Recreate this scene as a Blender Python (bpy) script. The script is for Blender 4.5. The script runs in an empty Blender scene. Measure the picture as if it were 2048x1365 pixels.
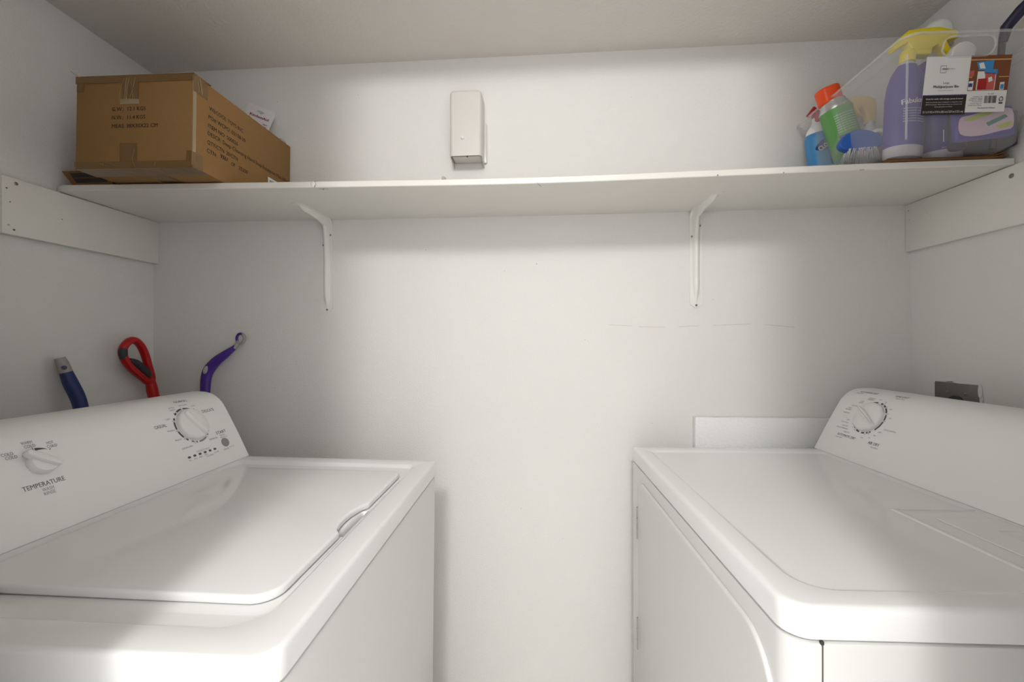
import bpy, bmesh, math, random
from mathutils import Vector, Matrix
random.seed(7)
R = math.radians
PI = math.pi
scene = bpy.context.scene
COL = scene.collection

# ------------------------------------------------------------ camera, world, light, exposure
cam_d = bpy.data.cameras.new('camera')
cam_d.sensor_width = 36.0
cam_d.lens = 856.02 * 36.0 / 2048.0
cam_d.clip_start = 0.01
cam = bpy.data.objects.new('camera', cam_d)
COL.objects.link(cam)
cam.matrix_world = (Matrix.Translation((1.2906, -1.3311, 1.2306)) @ Matrix.Rotation(R(4.1911), 4, 'Z')
                    @ Matrix.Rotation(R(90.0144), 4, 'X') @ Matrix.Rotation(R(-0.0894), 4, 'Z'))
scene.camera = cam

world = bpy.data.worlds.new('world')
scene.world = world
world.use_nodes = True
world.node_tree.nodes['Background'].inputs[0].default_value = (0.98, 0.985, 1.0, 1)
world.node_tree.nodes["Background"].inputs[1].default_value = 2.1

ld = bpy.data.lights.new('hall_lamp_light', 'POINT')
ld.energy = 78
ld.shadow_soft_size = 0.15
ld.color = (1.0, 0.995, 0.985)
lo = bpy.data.objects.new('hall_lamp_light', ld)
lo.location = (1.19, -2.50, 2.40)
COL.objects.link(lo)

scene.view_settings.view_transform = 'Standard'
scene.view_settings.look = 'None'
scene.view_settings.gamma = 1
scene.view_settings.exposure = 0.0
scene.view_settings.use_curve_mapping = False

# ------------------------------------------------------------ materials
def lin(c):
    return tuple((x / 12.92 if x <= 0.04045 else ((x + 0.055) / 1.055) ** 2.4) for x in c)

def mat(name, rgb, rough=0.5, spec=0.5, metal=0.0, alpha=1.0, bump=0.0, bscale=200.0, coat=0.0,
        mottle=0.0, mscale=4.0, detail=3.0, trans=0.0, sss=0.0):
    """rgb in 0..255 sRGB"""
    m = bpy.data.materials.new(name)
    m.use_nodes = True
    nt = m.node_tree
    b = nt.nodes['Principled BSDF']
    c = lin([x / 255.0 for x in rgb]) + (1,)
    b.inputs['Base Color'].default_value = c
    b.inputs['Roughness'].default_value = rough
    b.inputs['Metallic'].default_value = metal
    b.inputs['Specular IOR Level'].default_value = spec
    b.inputs['Alpha'].default_value = alpha
    b.inputs['Coat Weight'].default_value = coat
    b.inputs['Transmission Weight'].default_value = trans
    tc = nt.nodes.new('ShaderNodeTexCoord')
    if mottle > 0:
        n = nt.nodes.new('ShaderNodeTexNoise')
        n.inputs['Scale'].default_value = mscale
        n.inputs['Detail'].default_value = 5
        nt.links.new(tc.outputs['Object'], n.inputs['Vector'])
        mx = nt.nodes.new('ShaderNodeMix')
        mx.data_type = 'RGBA'
        mx.inputs['A'].default_value = tuple(x * (1 - mottle) for x in c[:3]) + (1,)
        mx.inputs['B'].default_value = tuple(min(1, x * (1 + mottle)) for x in c[:3]) + (1,)
        nt.links.new(n.outputs['Fac'], mx.inputs['Factor'])
        nt.links.new(mx.outputs['Result'], b.inputs['Base Color'])
    if bump > 0:
        n = nt.nodes.new('ShaderNodeTexNoise')
        n.inputs['Scale'].default_value = bscale
        n.inputs['Detail'].default_value = detail
        nt.links.new(tc.outputs['Object'], n.inputs['Vector'])
        bp = nt.nodes.new('ShaderNodeBump')
        bp.inputs['Strength'].default_value = bump
        bp.inputs['Distance'].default_value = 0.002
        nt.links.new(n.outputs['Fac'], bp.inputs['Height'])
        nt.links.new(bp.outputs['Normal'], b.inputs['Normal'])
    return m

M_WALL = mat('wall_paint', (226, 224, 220), 0.62, 0.3, bump=0.55, bscale=230, mottle=0.015, mscale=5)
M_CEIL = mat('ceiling_paint', (222, 217, 211), 0.85, 0.2, bump=0.9, bscale=130, mottle=0.03, mscale=9)
M_SHELF = mat('shelf_paint', (228, 225, 218), 0.42, 0.4, bump=0.18, bscale=60, mottle=0.02, mscale=12)
M_BRK = mat('bracket_paint', (230, 228, 222), 0.35, 0.5, bump=0.1, bscale=120)
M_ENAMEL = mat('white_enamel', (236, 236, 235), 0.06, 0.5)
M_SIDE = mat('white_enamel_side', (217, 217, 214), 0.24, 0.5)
M_CONS = mat('console_plastic', (237, 237, 235), 0.28, 0.5)
M_DISP = mat('dispenser_plastic', (212, 209, 203), 0.32, 0.5)
M_KNOB = mat('knob_plastic', (236, 236, 233), 0.33, 0.5)
M_PRINT = mat('grey_print', (84, 84, 82), 0.5)
M_PRINT2 = mat('mid_grey_print', (140, 140, 137), 0.45)
M_DARK = mat('dark_gap', (60, 58, 54), 0.7)
M_GAP = mat('grey_gap', (88, 86, 82), 0.7)
M_NICK = mat('paint_nick', (150, 145, 138), 0.8)
M_BLACK = mat('black_print', (38, 32, 28), 0.7)
M_CARD = mat('cardboard', (150, 115, 73), 0.85, 0.2, bump=0.2, bscale=90, mottle=0.06, mscale=18)
M_CARD2 = mat('dark_cardboard', (126, 88, 54), 0.85, 0.2, bump=0.2, bscale=90, mottle=0.08, mscale=14)
M_TAPE = mat('packing_tape', (134, 100, 52), 0.2, 0.6, alpha=0.72, bump=0.6, bscale=40)
M_TAPE2 = mat('clear_tape', (196, 176, 140), 0.15, 0.7, alpha=0.5, bump=0.8, bscale=60)
M_PAPER = mat('white_paper', (232, 230, 228), 0.5)
M_SCREW = mat('screw_steel', (150, 146, 140), 0.35, metal=0.8)
M_HOLE = mat('screw_hole', (92, 86, 80), 0.9)
M_PLATE = mat('steel_plate', (128, 124, 118), 0.38, metal=0.55, mottle=0.12, mscale=60)
M_FOAM = mat('white_foam', (236, 236, 234), 0.6, bump=0.9, bscale=150, detail=1)
M_FLOOR = mat('floor_vinyl', (238, 235, 230), 0.5, mottle=0.03, mscale=8)
M_BLUE = mat('navy_rubber', (36, 52, 104), 0.55, bump=0.2, bscale=400)
M_GREYP = mat('grey_plastic', (160, 157, 152), 0.45)
M_RED = mat('red_plastic', (176, 14, 16), 0.3)
M_CHAR = mat('charcoal_rubber', (52, 52, 54), 0.6)
M_PURP = mat('purple_plastic', (70, 38, 136), 0.35)
M_BIN = mat('clear_plastic', (226, 224, 224), 0.28, 0.5, alpha=0.13)
M_BINR = mat('clear_plastic_rim', (232, 232, 232), 0.22, 0.6, alpha=0.30)
M_YEL = mat('yellow_plastic', (236, 214, 6), 0.35)
M_PLAB = mat('purple_label', (70, 55, 152), 0.4)
M_LILAC = mat('lilac_plastic', (208, 206, 214), 0.35)
M_ORANGE = mat('orange_plastic', (236, 78, 18), 0.35)
M_REDC = mat('dark_red_plastic', (166, 12, 14), 0.35)
M_CANM = mat('can_metal', (196, 196, 196), 0.25, metal=0.7)
M_GREEN = mat('green_label', (96, 158, 84), 0.35, mottle=0.1, mscale=30)
M_TEAL = mat('teal_label', (66, 136, 128), 0.35)
M_CBLUE = mat('sky_blue_label', (66, 140, 196), 0.35)
M_CNAVY = mat('navy_label', (44, 60, 128), 0.4)
M_BRUSHB = mat('blue_brush', (40, 96, 184), 0.4)
M_BRIST = mat('white_bristle', (235, 235, 235), 0.6)
M_BEIGE = mat('beige_plastic', (228, 202, 140), 0.4)
M_WHITEP = mat('white_plastic', (232, 232, 232), 0.3)
M_NAVY = mat('dark_navy', (30, 28, 62), 0.4)
M_PINK = mat('pink_label', (222, 196, 214), 0.5)
M_LIME = mat('lime_label', (190, 206, 60), 0.5)
M_BROWN = mat('photo_brown', (122, 66, 30), 0.5, mottle=0.15, mscale=40)
M_LBLUE = mat('photo_blue', (56, 142, 204), 0.5)
M_LRED = mat('photo_red', (196, 88, 80), 0.5)
M_TAN = mat('photo_tan', (204, 160, 100), 0.5)
M_REDINK = mat('red_ink', (170, 24, 34), 0.5)
M_SCUFF = mat('scuff', (186, 180, 172), 0.8)

# ------------------------------------------------------------ mesh helpers
def build(name, bm, mats, parent=None, sharp=35, loc=None, rot=None):
    me = bpy.data.meshes.new(name)
    bm.normal_update()
    for f in bm.faces:
        f.smooth = True
    lim = R(sharp)
    for e in bm.edges:
        if len(e.link_faces) == 2:
            e.smooth = e.calc_face_angle(0) < lim
    bm.to_mesh(me)
    bm.free()
    if not isinstance(mats, (list, tuple)):
        mats = [mats]
    for m in mats:
        me.materials.append(m)
    o = bpy.data.objects.new(name, me)
    COL.objects.link(o)
    if parent:
        o.parent = parent
    if loc is not None:
        o.location = loc
    if rot is not None:
        o.rotation_euler = rot
    return o

def thing(name, label, cat, loc=(0, 0, 0), rot=(0, 0, 0), group=None):
    o = bpy.data.objects.new(name, None)
    o.empty_display_size = 0.05
    COL.objects.link(o)
    o.location = loc
    o.rotation_euler = rot
    return tag(o, label, cat, group)

def tag(o, label, cat, group=None):
    o['label'] = label
    o['category'] = cat
    if group:
        o['group'] = group
    return o

def struct(o):
    o['kind'] = 'structure'
    return o

def NB():
    return bmesh.new()

def box(bm, x0, x1, y0, y1, z0, z1, mi=0, bev=0.0, seg=2, M=None):
    r = bmesh.ops.create_cube(bm, size=1.0)
    vs = r['verts']
    for v in vs:
        v.co = Vector((x0 + (v.co.x + .5) * (x1 - x0), y0 + (v.co.y + .5) * (y1 - y0), z0 + (v.co.z + .5) * (z1 - z0)))
    fs = set(f for v in vs for f in v.link_faces)
    if bev > 0:
        es = set(e for f in fs for e in f.edges)
        rr = bmesh.ops.bevel(bm, geom=list(es), offset=bev, segments=seg, profile=0.5, affect='EDGES')
        vs = set(rr['verts'])
        fs = set(rr['faces'])
        fs = set(f for v in vs for f in v.link_faces)
        vs = set(v for f in fs for v in f.verts)
    for f in fs:
        f.material_index = mi
    if M is not None:
        for v in vs:
            v.co = M @ v.co
    return vs

def loft(bm, rings, mi=0, cap0=True, cap1=True, closed=True):
    """rings: lists of points (same length)"""
    vr = [[bm.verts.new(p) for p in r] for r in rings]
    n = len(vr[0])
    for a, b in zip(vr, vr[1:]):
        for i in range(n if closed else n - 1):
            j = (i + 1) % n
            f = bm.faces.new((a[i], a[j], b[j], b[i]))
            f.material_index = mi
    if cap0:
        f = bm.faces.new(list(reversed(vr[0]))); f.material_index = mi
    if cap1:
        f = bm.faces.new(vr[-1]); f.material_index = mi
    return vr

def fixn(bm):
    bmesh.ops.recalc_face_normals(bm, faces=bm.faces[:])

def rrect(x0, x1, y0, y1, r, n=8):
    """rounded rectangle outline, ccw. r float or 4 radii for corners (x1y0, x1y1, x0y1, x0y0)"""
    if not isinstance(r, (list, tuple)):
        r = [r] * 4
    pts = []
    cs = [(x1, y0, -90, -1, 1), (x1, y1, 0, -1, -1), (x0, y1, 90, 1, -1), (x0, y0, 180, 1, 1)]
    for (cx, cy, a0, sx, sy), rr in zip(cs, r):
        rr = max(rr, 1e-4)
        ox, oy = cx + sx * rr, cy + sy * rr
        for k in range(n + 1):
            a = R(a0 + 90.0 * k / n)
            pts.append((ox + rr * math.cos(a), oy + rr * math.sin(a)))
    return pts

def offset_poly(pts, d):
    """inward offset of a ccw polygon by vertex normals"""
    n = len(pts)
    out = []
    for i in range(n):
        p0, p1, p2 = Vector(pts[i - 1]), Vector(pts[i]), Vector(pts[(i + 1) % n])
        a = (p1 - p0); b = (p2 - p1)
        na = Vector((-a.y, a.x)); nb = Vector((-b.y, b.x))
        if na.length < 1e-9: na = nb.copy()
        if nb.length < 1e-9: nb = na.copy()
        na.normalize(); nb.normalize()
        m = na + nb
        if m.length < 1e-6:
            m = na.copy()
        m.normalize()
        k = d / max(0.5, m.dot(na))
        out.append((p1.x + m.x * k, p1.y + m.y * k))
    return out

def prism(bm, pts, z0, z1, mi=0, bev=0.0, seg=3, place=None):
    """extruded outline with rounded upper and lower edges; place maps (x,y,z)->Vector"""
    P = place or (lambda x, y, z: Vector((x, y, z)))
    rings = []
    if bev > 0:
        for k in range(seg + 1):
            a = (PI / 2) * k / seg
            q = offset_poly(pts, bev * (1 - math.sin(a)))
            rings.append([P(x, y, z0 + bev * (1 - math.cos(a))) for x, y in q])
        for k in range(seg + 1):
            a = (PI / 2) * (1 - k / seg)
            q = offset_poly(pts, bev * (1 - math.sin(a)))
            rings.append([P(x, y, z1 - bev * (1 - math.cos(a))) for x, y in q])
    else:
        rings = [[P(x, y, z0) for x, y in pts], [P(x, y, z1) for x, y in pts]]
    return loft(bm, rings, mi)

def lathe(bm, prof, n=32, mi=0, sx=1.0, sy=1.0, M=None, cap0=True, cap1=True, mis=None):
    rings = []
    for r, z in prof:
        ring = []
        for k in range(n):
            a = 2 * PI * k / n
            p = Vector((r * sx * math.cos(a), r * sy * math.sin(a), z))
            ring.append(M @ p if M is not None else p)
        rings.append(ring)
    vr = loft(bm, rings, mi, cap0, cap1)
    return vr

def tube(bm, path, radii, n=14, mi=0, flat=1.0, closed=False, up=Vector((0, 0, 1))):
    path = [Vector(p) for p in path]
    if not isinstance(radii, (list, tuple)):
        radii = [radii] * len(path)
    m = len(path)
    rings = []
    prev = None
    for i in range(m):
        if closed:
            t = path[(i + 1) % m] - path[i - 1]
        else:
            t = path[min(i + 1, m - 1)] - path[max(i - 1, 0)]
        t.normalize()
        if prev is None:
            s = t.cross(up)
            if s.length < 1e-3:
                s = t.cross(Vector((1, 0, 0)))
        else:
            s = prev - t * prev.dot(t)
        s.normalize()
        prev = s
        w = t.cross(s)
        rings.append([path[i] + s * radii[i] * math.cos(2 * PI * k / n) + w * radii[i] * flat * math.sin(2 * PI * k / n) for k in range(n)])
    if closed:
        rings.append(rings[0])
        vr = loft(bm, rings, mi, False, False)
        bmesh.ops.remove_doubles(bm, verts=[v for r in (vr[0], vr[-1]) for v in r], dist=1e-6)
    else:
        loft(bm, rings, mi)

def smooth_path(pts, k=4, closed=False):
    """catmull-rom resampling (works for tuples of any length)"""
    n = len(pts)
    out = []
    rng = range(n) if closed else range(n - 1)
    for i in rng:
        if closed:
            p0, p1, p2, p3 = pts[i - 1], pts[i], pts[(i + 1) % n], pts[(i + 2) % n]
        else:
            p0, p1, p2, p3 = pts[max(i - 1, 0)], pts[i], pts[i + 1], pts[min(i + 2, n - 1)]
        for j in range(k):
            t = j / k
            out.append(tuple(0.5 * (2 * b + (-a + c) * t + (2 * a - 5 * b + 4 * c - d) * t * t + (-a + 3 * b - 3 * c + d) * t ** 3)
                             for a, b, c, d in zip(p0, p1, p2, p3)))
    if not closed:
        out.append(tuple(pts[-1]))
    return out

_dg = None
def text_geo(s, bold=0.0, shear=0.0):
    cu = bpy.data.curves.new('t', 'FONT')
    cu.body = s
    cu.size = 1.0
    cu.offset = bold
    cu.shear = shear
    cu.resolution_u = 2
    o = bpy.data.objects.new('t', cu)
    COL.objects.link(o)
    dg = bpy.context.evaluated_depsgraph_get()
    dg.update()
    me = o.evaluated_get(dg).to_mesh()
    vs = [(v.co.x, v.co.y) for v in me.vertices]
    fs = [tuple(p.vertices) for p in me.polygons]
    o.evaluated_get(dg).to_mesh_clear()
    bpy.data.objects.remove(o)
    bpy.data.curves.remove(cu)
    return vs, fs

def text(bm, s, place, cx, cy, width=None, cap=None, align='c', mi=1, bold=0.0, rot=0.0, shear=0.0):
    """writes s centred at (cx,cy) in the plane given by place(a,b)->Vector; width and/or cap height in metres"""
    vs, fs = text_geo(s, 0.0, shear)
    if not vs:
        return
    x0 = min(v[0] for v in vs); x1 = max(v[0] for v in vs)
    kx = (width / (x1 - x0)) if width else None
    ky = (cap / 0.70) if cap else None
    if kx is None: kx = ky
    if ky is None: ky = kx
    W = (x1 - x0) * kx
    ox = {'c': -W / 2, 'l': 0, 'r': -W}[align]
    c, sn = math.cos(rot), math.sin(rot)
    for d in ((-bold, bold) if bold > 0 else (0.0,)):
        nv = []
        for x, y in vs:
            X = (x - x0 + d) * kx + ox
            Y = (y - 0.35) * ky
            nv.append(bm.verts.new(place(cx + X * c - Y * sn, cy + X * sn + Y * c)))
        for f in fs:
            try:
                ff = bm.faces.new([nv[i] for i in f])
                ff.material_index = mi
            except ValueError:
                pass

def patch(bm, pts, place, mi):
    f = bm.faces.new([bm.verts.new(place(x, y)) for x, y in pts])
    f.material_index = mi
    return f

def rectpatch(bm, x0, x1, y0, y1, place, mi):
    return patch(bm, [(x0, y0), (x1, y0), (x1, y1), (x0, y1)], place, mi)

def arcpatch(bm, cx, cy, r0, r1, a0, a1, place, mi, n=10, r0b=None, r1b=None):
    """ring sector; angles in degrees; may taper to r0b/r1b"""
    r0b = r0 if r0b is None else r0b
    r1b = r1 if r1b is None else r1b
    prev = None
    for k in range(n + 1):
        t = k / n
        a = R(a0 + (a1 - a0) * t)
        ra, rb = r0 + (r0b - r0) * t, r1 + (r1b - r1) * t
        cur = (bm.verts.new(place(cx + ra * math.cos(a), cy + ra * math.sin(a))),
               bm.verts.new(place(cx + rb * math.cos(a), cy + rb * math.sin(a))))
        if prev:
            f = bm.faces.new((prev[0], prev[1], cur[1], cur[0])); f.material_index = mi
        prev = cur

def tick(bm, cx, cy, a, r0, r1, w, place, mi):
    c, s = math.cos(R(a)), math.sin(R(a))
    patch(bm, [(cx + c * r0 - s * w, cy + s * r0 + c * w), (cx + c * r0 + s * w, cy + s * r0 - c * w),
               (cx + c * r1 + s * w, cy + s * r1 - c * w), (cx + c * r1 - s * w, cy + s * r1 + c * w)], place, mi)

# ------------------------------------------------------------ the closet
XR, XRT, XLT = 2.3644, 2.3464, -0.0037
HL, HR = 2.1221, 2.118
YF = -1.05           # inner face of the closet's front wall

def quad(bm, a, b, c, d, mi=0):
    f = bm.faces.new([bm.verts.new(p) for p in (a, b, c, d)])
    f.material_index = mi

# x of the side walls leans slightly from floor to ceiling (old drywall)
xl0 = 0.0; xr0 = XR + 0.012
bm = NB()
box(bm, -0.12, XR + 0.12, 0.0, 0.10, 0, 2.6, 0)
pl = lambda x, z: Vector((x, -0.0004, z))
for (xa, za, xb, zb) in [(1.49, 1.2803, 1.56, 1.2765), (1.58, 1.274, 1.66, 1.2722), (1.70, 1.2735, 1.76, 1.2761), (1.80, 1.277, 1.91, 1.2812), (1.95, 1.279, 2.037, 1.2705)]:
    patch(bm, [(xa, za - .0005), (xb, zb - .0005), (xb, zb + .0005), (xa, za + .0005)], pl, 1)
for (x, z) in [(1.4185, 1.2345), (1.428, 1.231), (0.42, 1.08), (1.31, 1.34), (1.17, 1.45), (1.80, 1.355), (1.94, 1.39), (0.43, 2.01), (0.50, 1.92),
               (1.62, 0.98), (1.35, 0.62), (1.12, 0.86), (1.22, 0.71), (0.92, 1.52), (2.05, 1.53), (1.56, 1.975), (0.70, 2.02), (1.27, 1.47)]:
    s = random.uniform(.0012, .0026)
    patch(bm, [(x - s, z - s * .5), (x + s, z - s * .4), (x + s * .8, z + s * .6), (x - s * .5, z + s * .5)], pl, 1)
struct(build('wall_back', bm, [M_WALL, M_SCUFF]))
bm = NB()
loft(bm, [[(-0.12, YF - .1, 0), (xl0, YF - .1, 0), (XLT, YF - .1, 2.549), (-0.12, YF - .1, 2.549)],
          [(-0.12, 0.0, 0), (xl0, 0.0, 0), (XLT, 0.0, 2.549), (-0.12, 0.0, 2.549)]])
fixn(bm)
struct(build('wall_left', bm, M_WALL))
bm = NB()
loft(bm, [[(xr0, YF - .1, 0), (XR + .12, YF - .1, 0), (XR + .12, YF - .1, 2.549), (XRT, YF - .1, 2.549)],
          [(xr0, 0.0, 0), (XR + .12, 0.0, 0), (XR + .12, 0.0, 2.549), (XRT, 0.0, 2.549)]])
fixn(bm)
struct(build('wall_right', bm, M_WALL))
bm = NB()
loft(bm, [[(-.12, -.42, HL), (XR + .12, -.42, HR), (XR + .12, -.42, 2.60), (-.12, -.42, 2.60)],
          [(-.12, .1, HL), (XR + .12, .1, HR), (XR + .12, .1, 2.60), (-.12, .1, 2.60)]])
fixn(bm)
struct(build('ceiling', bm, M_CEIL))
bm = NB()
box(bm, -1.2, 3.6, -3.4, -.4205, 2.55, 2.60)
struct(build('ceiling', bm, M_CEIL))
bm = NB()
box(bm, -1.2, 3.6, -3.4, 0.1, -0.05, 0.0)
struct(build('floor', bm, M_FLOOR))
# closet front wall with its wide doorway
JL, JR = 0.885, 1.645
bm = NB()
box(bm, -1.0, JL, YF - .1, YF, 0, 2.549)
box(bm, JR, 3.4, YF - .1, YF, 0, 2.549)
struct(build('wall_front', bm, M_WALL))

# ------------------------------------------------------------ ledger boards
def screwhead(parent, M, r=0.004):
    b = NB()
    lathe(b, [(r * 1.0, 0), (r, .0006), (r * .75, .0014), (r * .3, .0016), (r * .25, .0010), (.0004, .0010)], 14, 0, M=M)
    build('screw', b, M_SCREW, parent)

def ledger(xa, xb, inner, label, holes, marks):
    t = thing('ledger_board', label, 'board', (xa if inner == xb else xb, -0.2, 1.4884))
    ox, oy, oz = t.location
    b = NB()
    y1, y0 = -0.0008, -0.413
    box(b, xa - ox, xb - ox, y0 - oy, y1 - oy, 0, 0.1368, 0, bev=.0012, seg=2)
    sg = -1 if inner == xa else 1
    P = lambda y, z: Vector((inner - ox + sg * .0003, y - oy, z - oz))
    for (y, z, r, mi) in holes:
        c = [(y + r * math.cos(k * PI / 5), z + r * .8 * math.sin(k * PI / 5)) for k in range(10)]
        patch(b, c if sg > 0 else list(reversed(c)), P, mi)
    for (ya, za, yb, zb) in marks:
        patch(b, [(ya, za), (yb, zb), (yb + .001, zb + .001), (ya + .001, za + .001)], P, 2)
    build('board', b, [M_SHELF, M_HOLE, M_SCUFF], t)
    return t

tl = ledger(0.0006, 0.019, 0.019, 'white board on the left wall under the shelf, marked by several nail holes', [(-.4047, 1.5969, .0022, 1), (-.3981, 1.5658, .0016, 1), (-.3904, 1.5008, .0028, 1), (-.2872, 1.5554, .0016, 1), (-.401, 1.510, .003, 2)], [])
screwhead(tl, Matrix.Translation(Vector((.0190, -.3863, 1.6135)) - tl.location) @ Matrix.Rotation(R(90), 4, 'Y'), .0042)
tr = ledger(2.3454, 2.3634, 2.3454, 'white board on the right wall under the shelf, with one screw and thin crack', [(-.012, 1.606, .0016, 1), (-.014, 1.58, .001, 1)],
            [(-.06, 1.606, -.075, 1.578), (-.075, 1.578, -.09, 1.556)])
screwhead(tr, Matrix.Translation(Vector((2.3454, -.2849, 1.6022)) - tr.location) @ Matrix.Rotation(R(-90), 4, 'Y'), .0055)

# ------------------------------------------------------------ the sagging shelf
SGX = [0, .107, .656, 1.271, 1.84, 2.056, 2.36]
SGF = [0, .0015, .0090, .0155, .0062, .0028, 0]
SGB = [0, .0006, .0045, .0056, .0040, .002, 0]
def interp(x, X, Y):
    for (a, b), (c, d) in zip(zip(X, X[1:]), zip(Y, Y[1:])):
        if x <= b:
            t = max(0, min(1, (x - a) / (b - a)))
            return c + (d - c) * t
    return Y[-1]
def smf(x, Y):
    return sum(interp(x + dx, SGX, Y) for dx in (-.18, -.09, 0, .09, .18)) / 5.0 if .2 < x < 2.15 else interp(x, SGX, Y)
TOPZ = 1.6435
def shelf_top(x, y):
    k = min(1, max(0, -y / .29))
    back_base = 1.6412
    return (TOPZ - smf(x, SGF)) * k + (back_base - smf(x, SGB)) * (1 - k)
def shelf_front(x):
    return -0.2966 + (0.0125) * x / 2.36
bm = NB()
NX = 90
x_a, x_b = 0.003, 2.352
th = .0155
rings = []
for i in range(NX + 1):
    x = x_a + (x_b - x_a) * i / NX
    yf = shelf_front(x)
    if x < .03:
        yf += .012 * (1 - (x - x_a) / .027) ** 2
    ch = .0015
    ys = -0.0006
    zt = lambda y: shelf_top(x, y)
    ring = [(x, ys, zt(ys) - th), (x, -.10, zt(-.1) - th), (x, -.2, zt(-.2) - th), (x, yf + ch, zt(yf) - th), (x, yf, zt(yf) - th + ch),
            (x, yf, zt(yf) - ch), (x, yf + ch, zt(yf)), (x, -.2, zt(-.2)), (x, -.1, zt(-.1)), (x, ys, zt(ys))]
    rings.append(ring)
loft(bm, rings)
fixn(bm)
# chipped joint and small cracks in the paint of the front edge
def fe(x, k, out=.0004):
    y = shelf_front(x) - out
    return Vector((x, y, shelf_top(x, y) - th + k * th))
for pts in [[(.716, 1.02), (.719, 1.02), (.7205, .5), (.718, -.02), (.7155, -.02), (.7165, .5)], [(1.2745, .2), (1.2757, .2), (1.2775, -.02), (1.2765, -.02)],
            [(1.70, .25), (1.703, .28), (1.704, .0), (1.70, .0)], [(1.85, .2), (1.853, .2), (1.853, .0), (1.849, .0)], [(2.02, .1), (2.03, .12), (2.03, 0), (2.02, 0)]]:
    patch(bm, pts, lambda a, b: fe(a, b), 1)
ub = lambda x, y: Vector((x, y, shelf_top(x, y) - th - .0003))
for pts in [[(1.2765, -.287), (1.2785, -.287), (1.287, -.268), (1.285, -.268)], [(.722, -.286), (.745, -.282), (.747, -.279), (.724, -.283)], [(.735, -.286), (.738, -.286), (.731, -.274), (.729, -.275)]]:
    patch(bm, pts, ub, 1)
# lump of filler at the joint
M = Matrix.Translation((.7125, shelf_front(.71) + .001, shelf_top(.71, -.29) - .007)) @ Matrix.Diagonal((.0075, .0028, .0078, 1))
r = bmesh.ops.create_icosphere(bm, subdivisions=2, radius=1.0, matrix=M)
for v in r['verts']:
    v.co += Vector((random.uniform(-1, 1) * .0006, random.uniform(-1, 1) * .0004, random.uniform(-1, 1) * .0006))
sh = build('shelf_board', bm, [M_SHELF, M_NICK], None, sharp=30)
sh.name = 'wall_shelf'
tag(sh, 'long white painted shelf board sagging across the back wall', 'shelf')

# ------------------------------------------------------------ shelf brackets
def bracket(cx, zbot, label, scr):
    t = thing('shelf_bracket', label, 'bracket', (cx, 0, zbot), group='shelf brackets')
    ztop = shelf_top(cx, -.02) - th - .0012
    H = ztop - zbot
    FW, FT = .0185, .0022
    rad = .022
    # path of the plate surface: up the wall, round the corner, out under the shelf
    def path(n=60):
        pts = []
        zc = H - rad
        for k in range(26):
            pts.append((-FT - .0004, zc * k / 26.0, 0))
        for k in range(11):
            a = R(90.0 * k / 10)
            pts.append((-FT - .0004 - rad * (1 - math.cos(a)), zc + rad * math.sin(a), 0))
        L = .155
        dz = (shelf_top(cx, -.18) - th) - (shelf_top(cx, -.02) - th)
        for k in range(1, 21):
            s = k / 20.0
            pts.append((-FT - .0004 - rad - L * s, H + dz * s, 0))
        return pts
    pts = path()
    tot = 0
    acc = [0]
    for a, b2 in zip(pts, pts[1:]):
        tot += math.hypot(b2[0] - a[0], b2[1] - a[1]); acc.append(tot)
    b = NB()
    rings = []
    for i, p in enumerate(pts):
        q0 = pts[max(0, i - 1)]; q1 = pts[min(len(pts) - 1, i + 1)]
        ty, tz = q1[0] - q0[0], q1[1] - q0[1]
        l = math.hypot(ty, tz); ty /= l; tz /= l
        ny, nz = -tz, ty      # towards the inside of the L
        s0, s1 = acc[i], tot - acc[i]
        e = min(s0, s1)
        w = FW * (1 if e >= FW else math.sqrt(max(.02, 1 - (1 - e / FW) ** 2)))
        hk = max(0.0, min(1.0, (s0 - .012) / .055)) if s0 < s1 else max(0.0, min(1.0, (s1 - .018) / .03))
        hk = hk * hk * (3 - 2 * hk)
        corner = math.exp(-((acc[i] - (H - rad + .017)) / .05) ** 2)
        h = (.011 + .012 * corner) * hk
        rw = .0088 * (.35 + .65 * hk)
        prof = [(-w, 0), (-w, FT), (-min(w, rw + .002), FT), (-rw * .8, FT + h * .5), (-rw * .55, FT + h * .9), (-rw * .2, FT + h), (rw * .2, FT + h), (rw * .55, FT + h * .9),
                (rw * .8, FT + h * .5), (min(w, rw + .002), FT), (w, FT), (w, 0)]
        # base sits FT behind the path
        rings.append([(x, p[0] + ny * (hh - FT), p[1] + nz * (hh - FT)) for x, hh in prof])
    loft(b, rings)
    fixn(b)
    build('arm', b, M_BRK, t, sharp=50)
    for (x, z) in scr:
        screwhead(t, Matrix.Translation((x - cx, -.0026, z - zbot)) @ Matrix.Rotation(R(90), 4, 'X'), .0034)
    return t
bracket(.597, 1.3240, 'white metal shelf bracket on the back wall, the one nearer the cardboard box', [(.6085, 1.5722), (.5862, 1.5404), (.5975, 1.3325)])
bracket(1.750, 1.3300, 'white metal shelf bracket on the back wall, the one nearer the clear plastic bin', [(1.7617, 1.5783), (1.7386, 1.5455), (1.751, 1.3382)])

# ------------------------------------------------------------ air freshener dispenser on the wall
t = thing('air_freshener_dispenser', 'small white automatic air freshener dispenser mounted on the back wall above the shelf', 'dispenser', (1.0600, 0, 1.785))
bm = NB()
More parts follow.
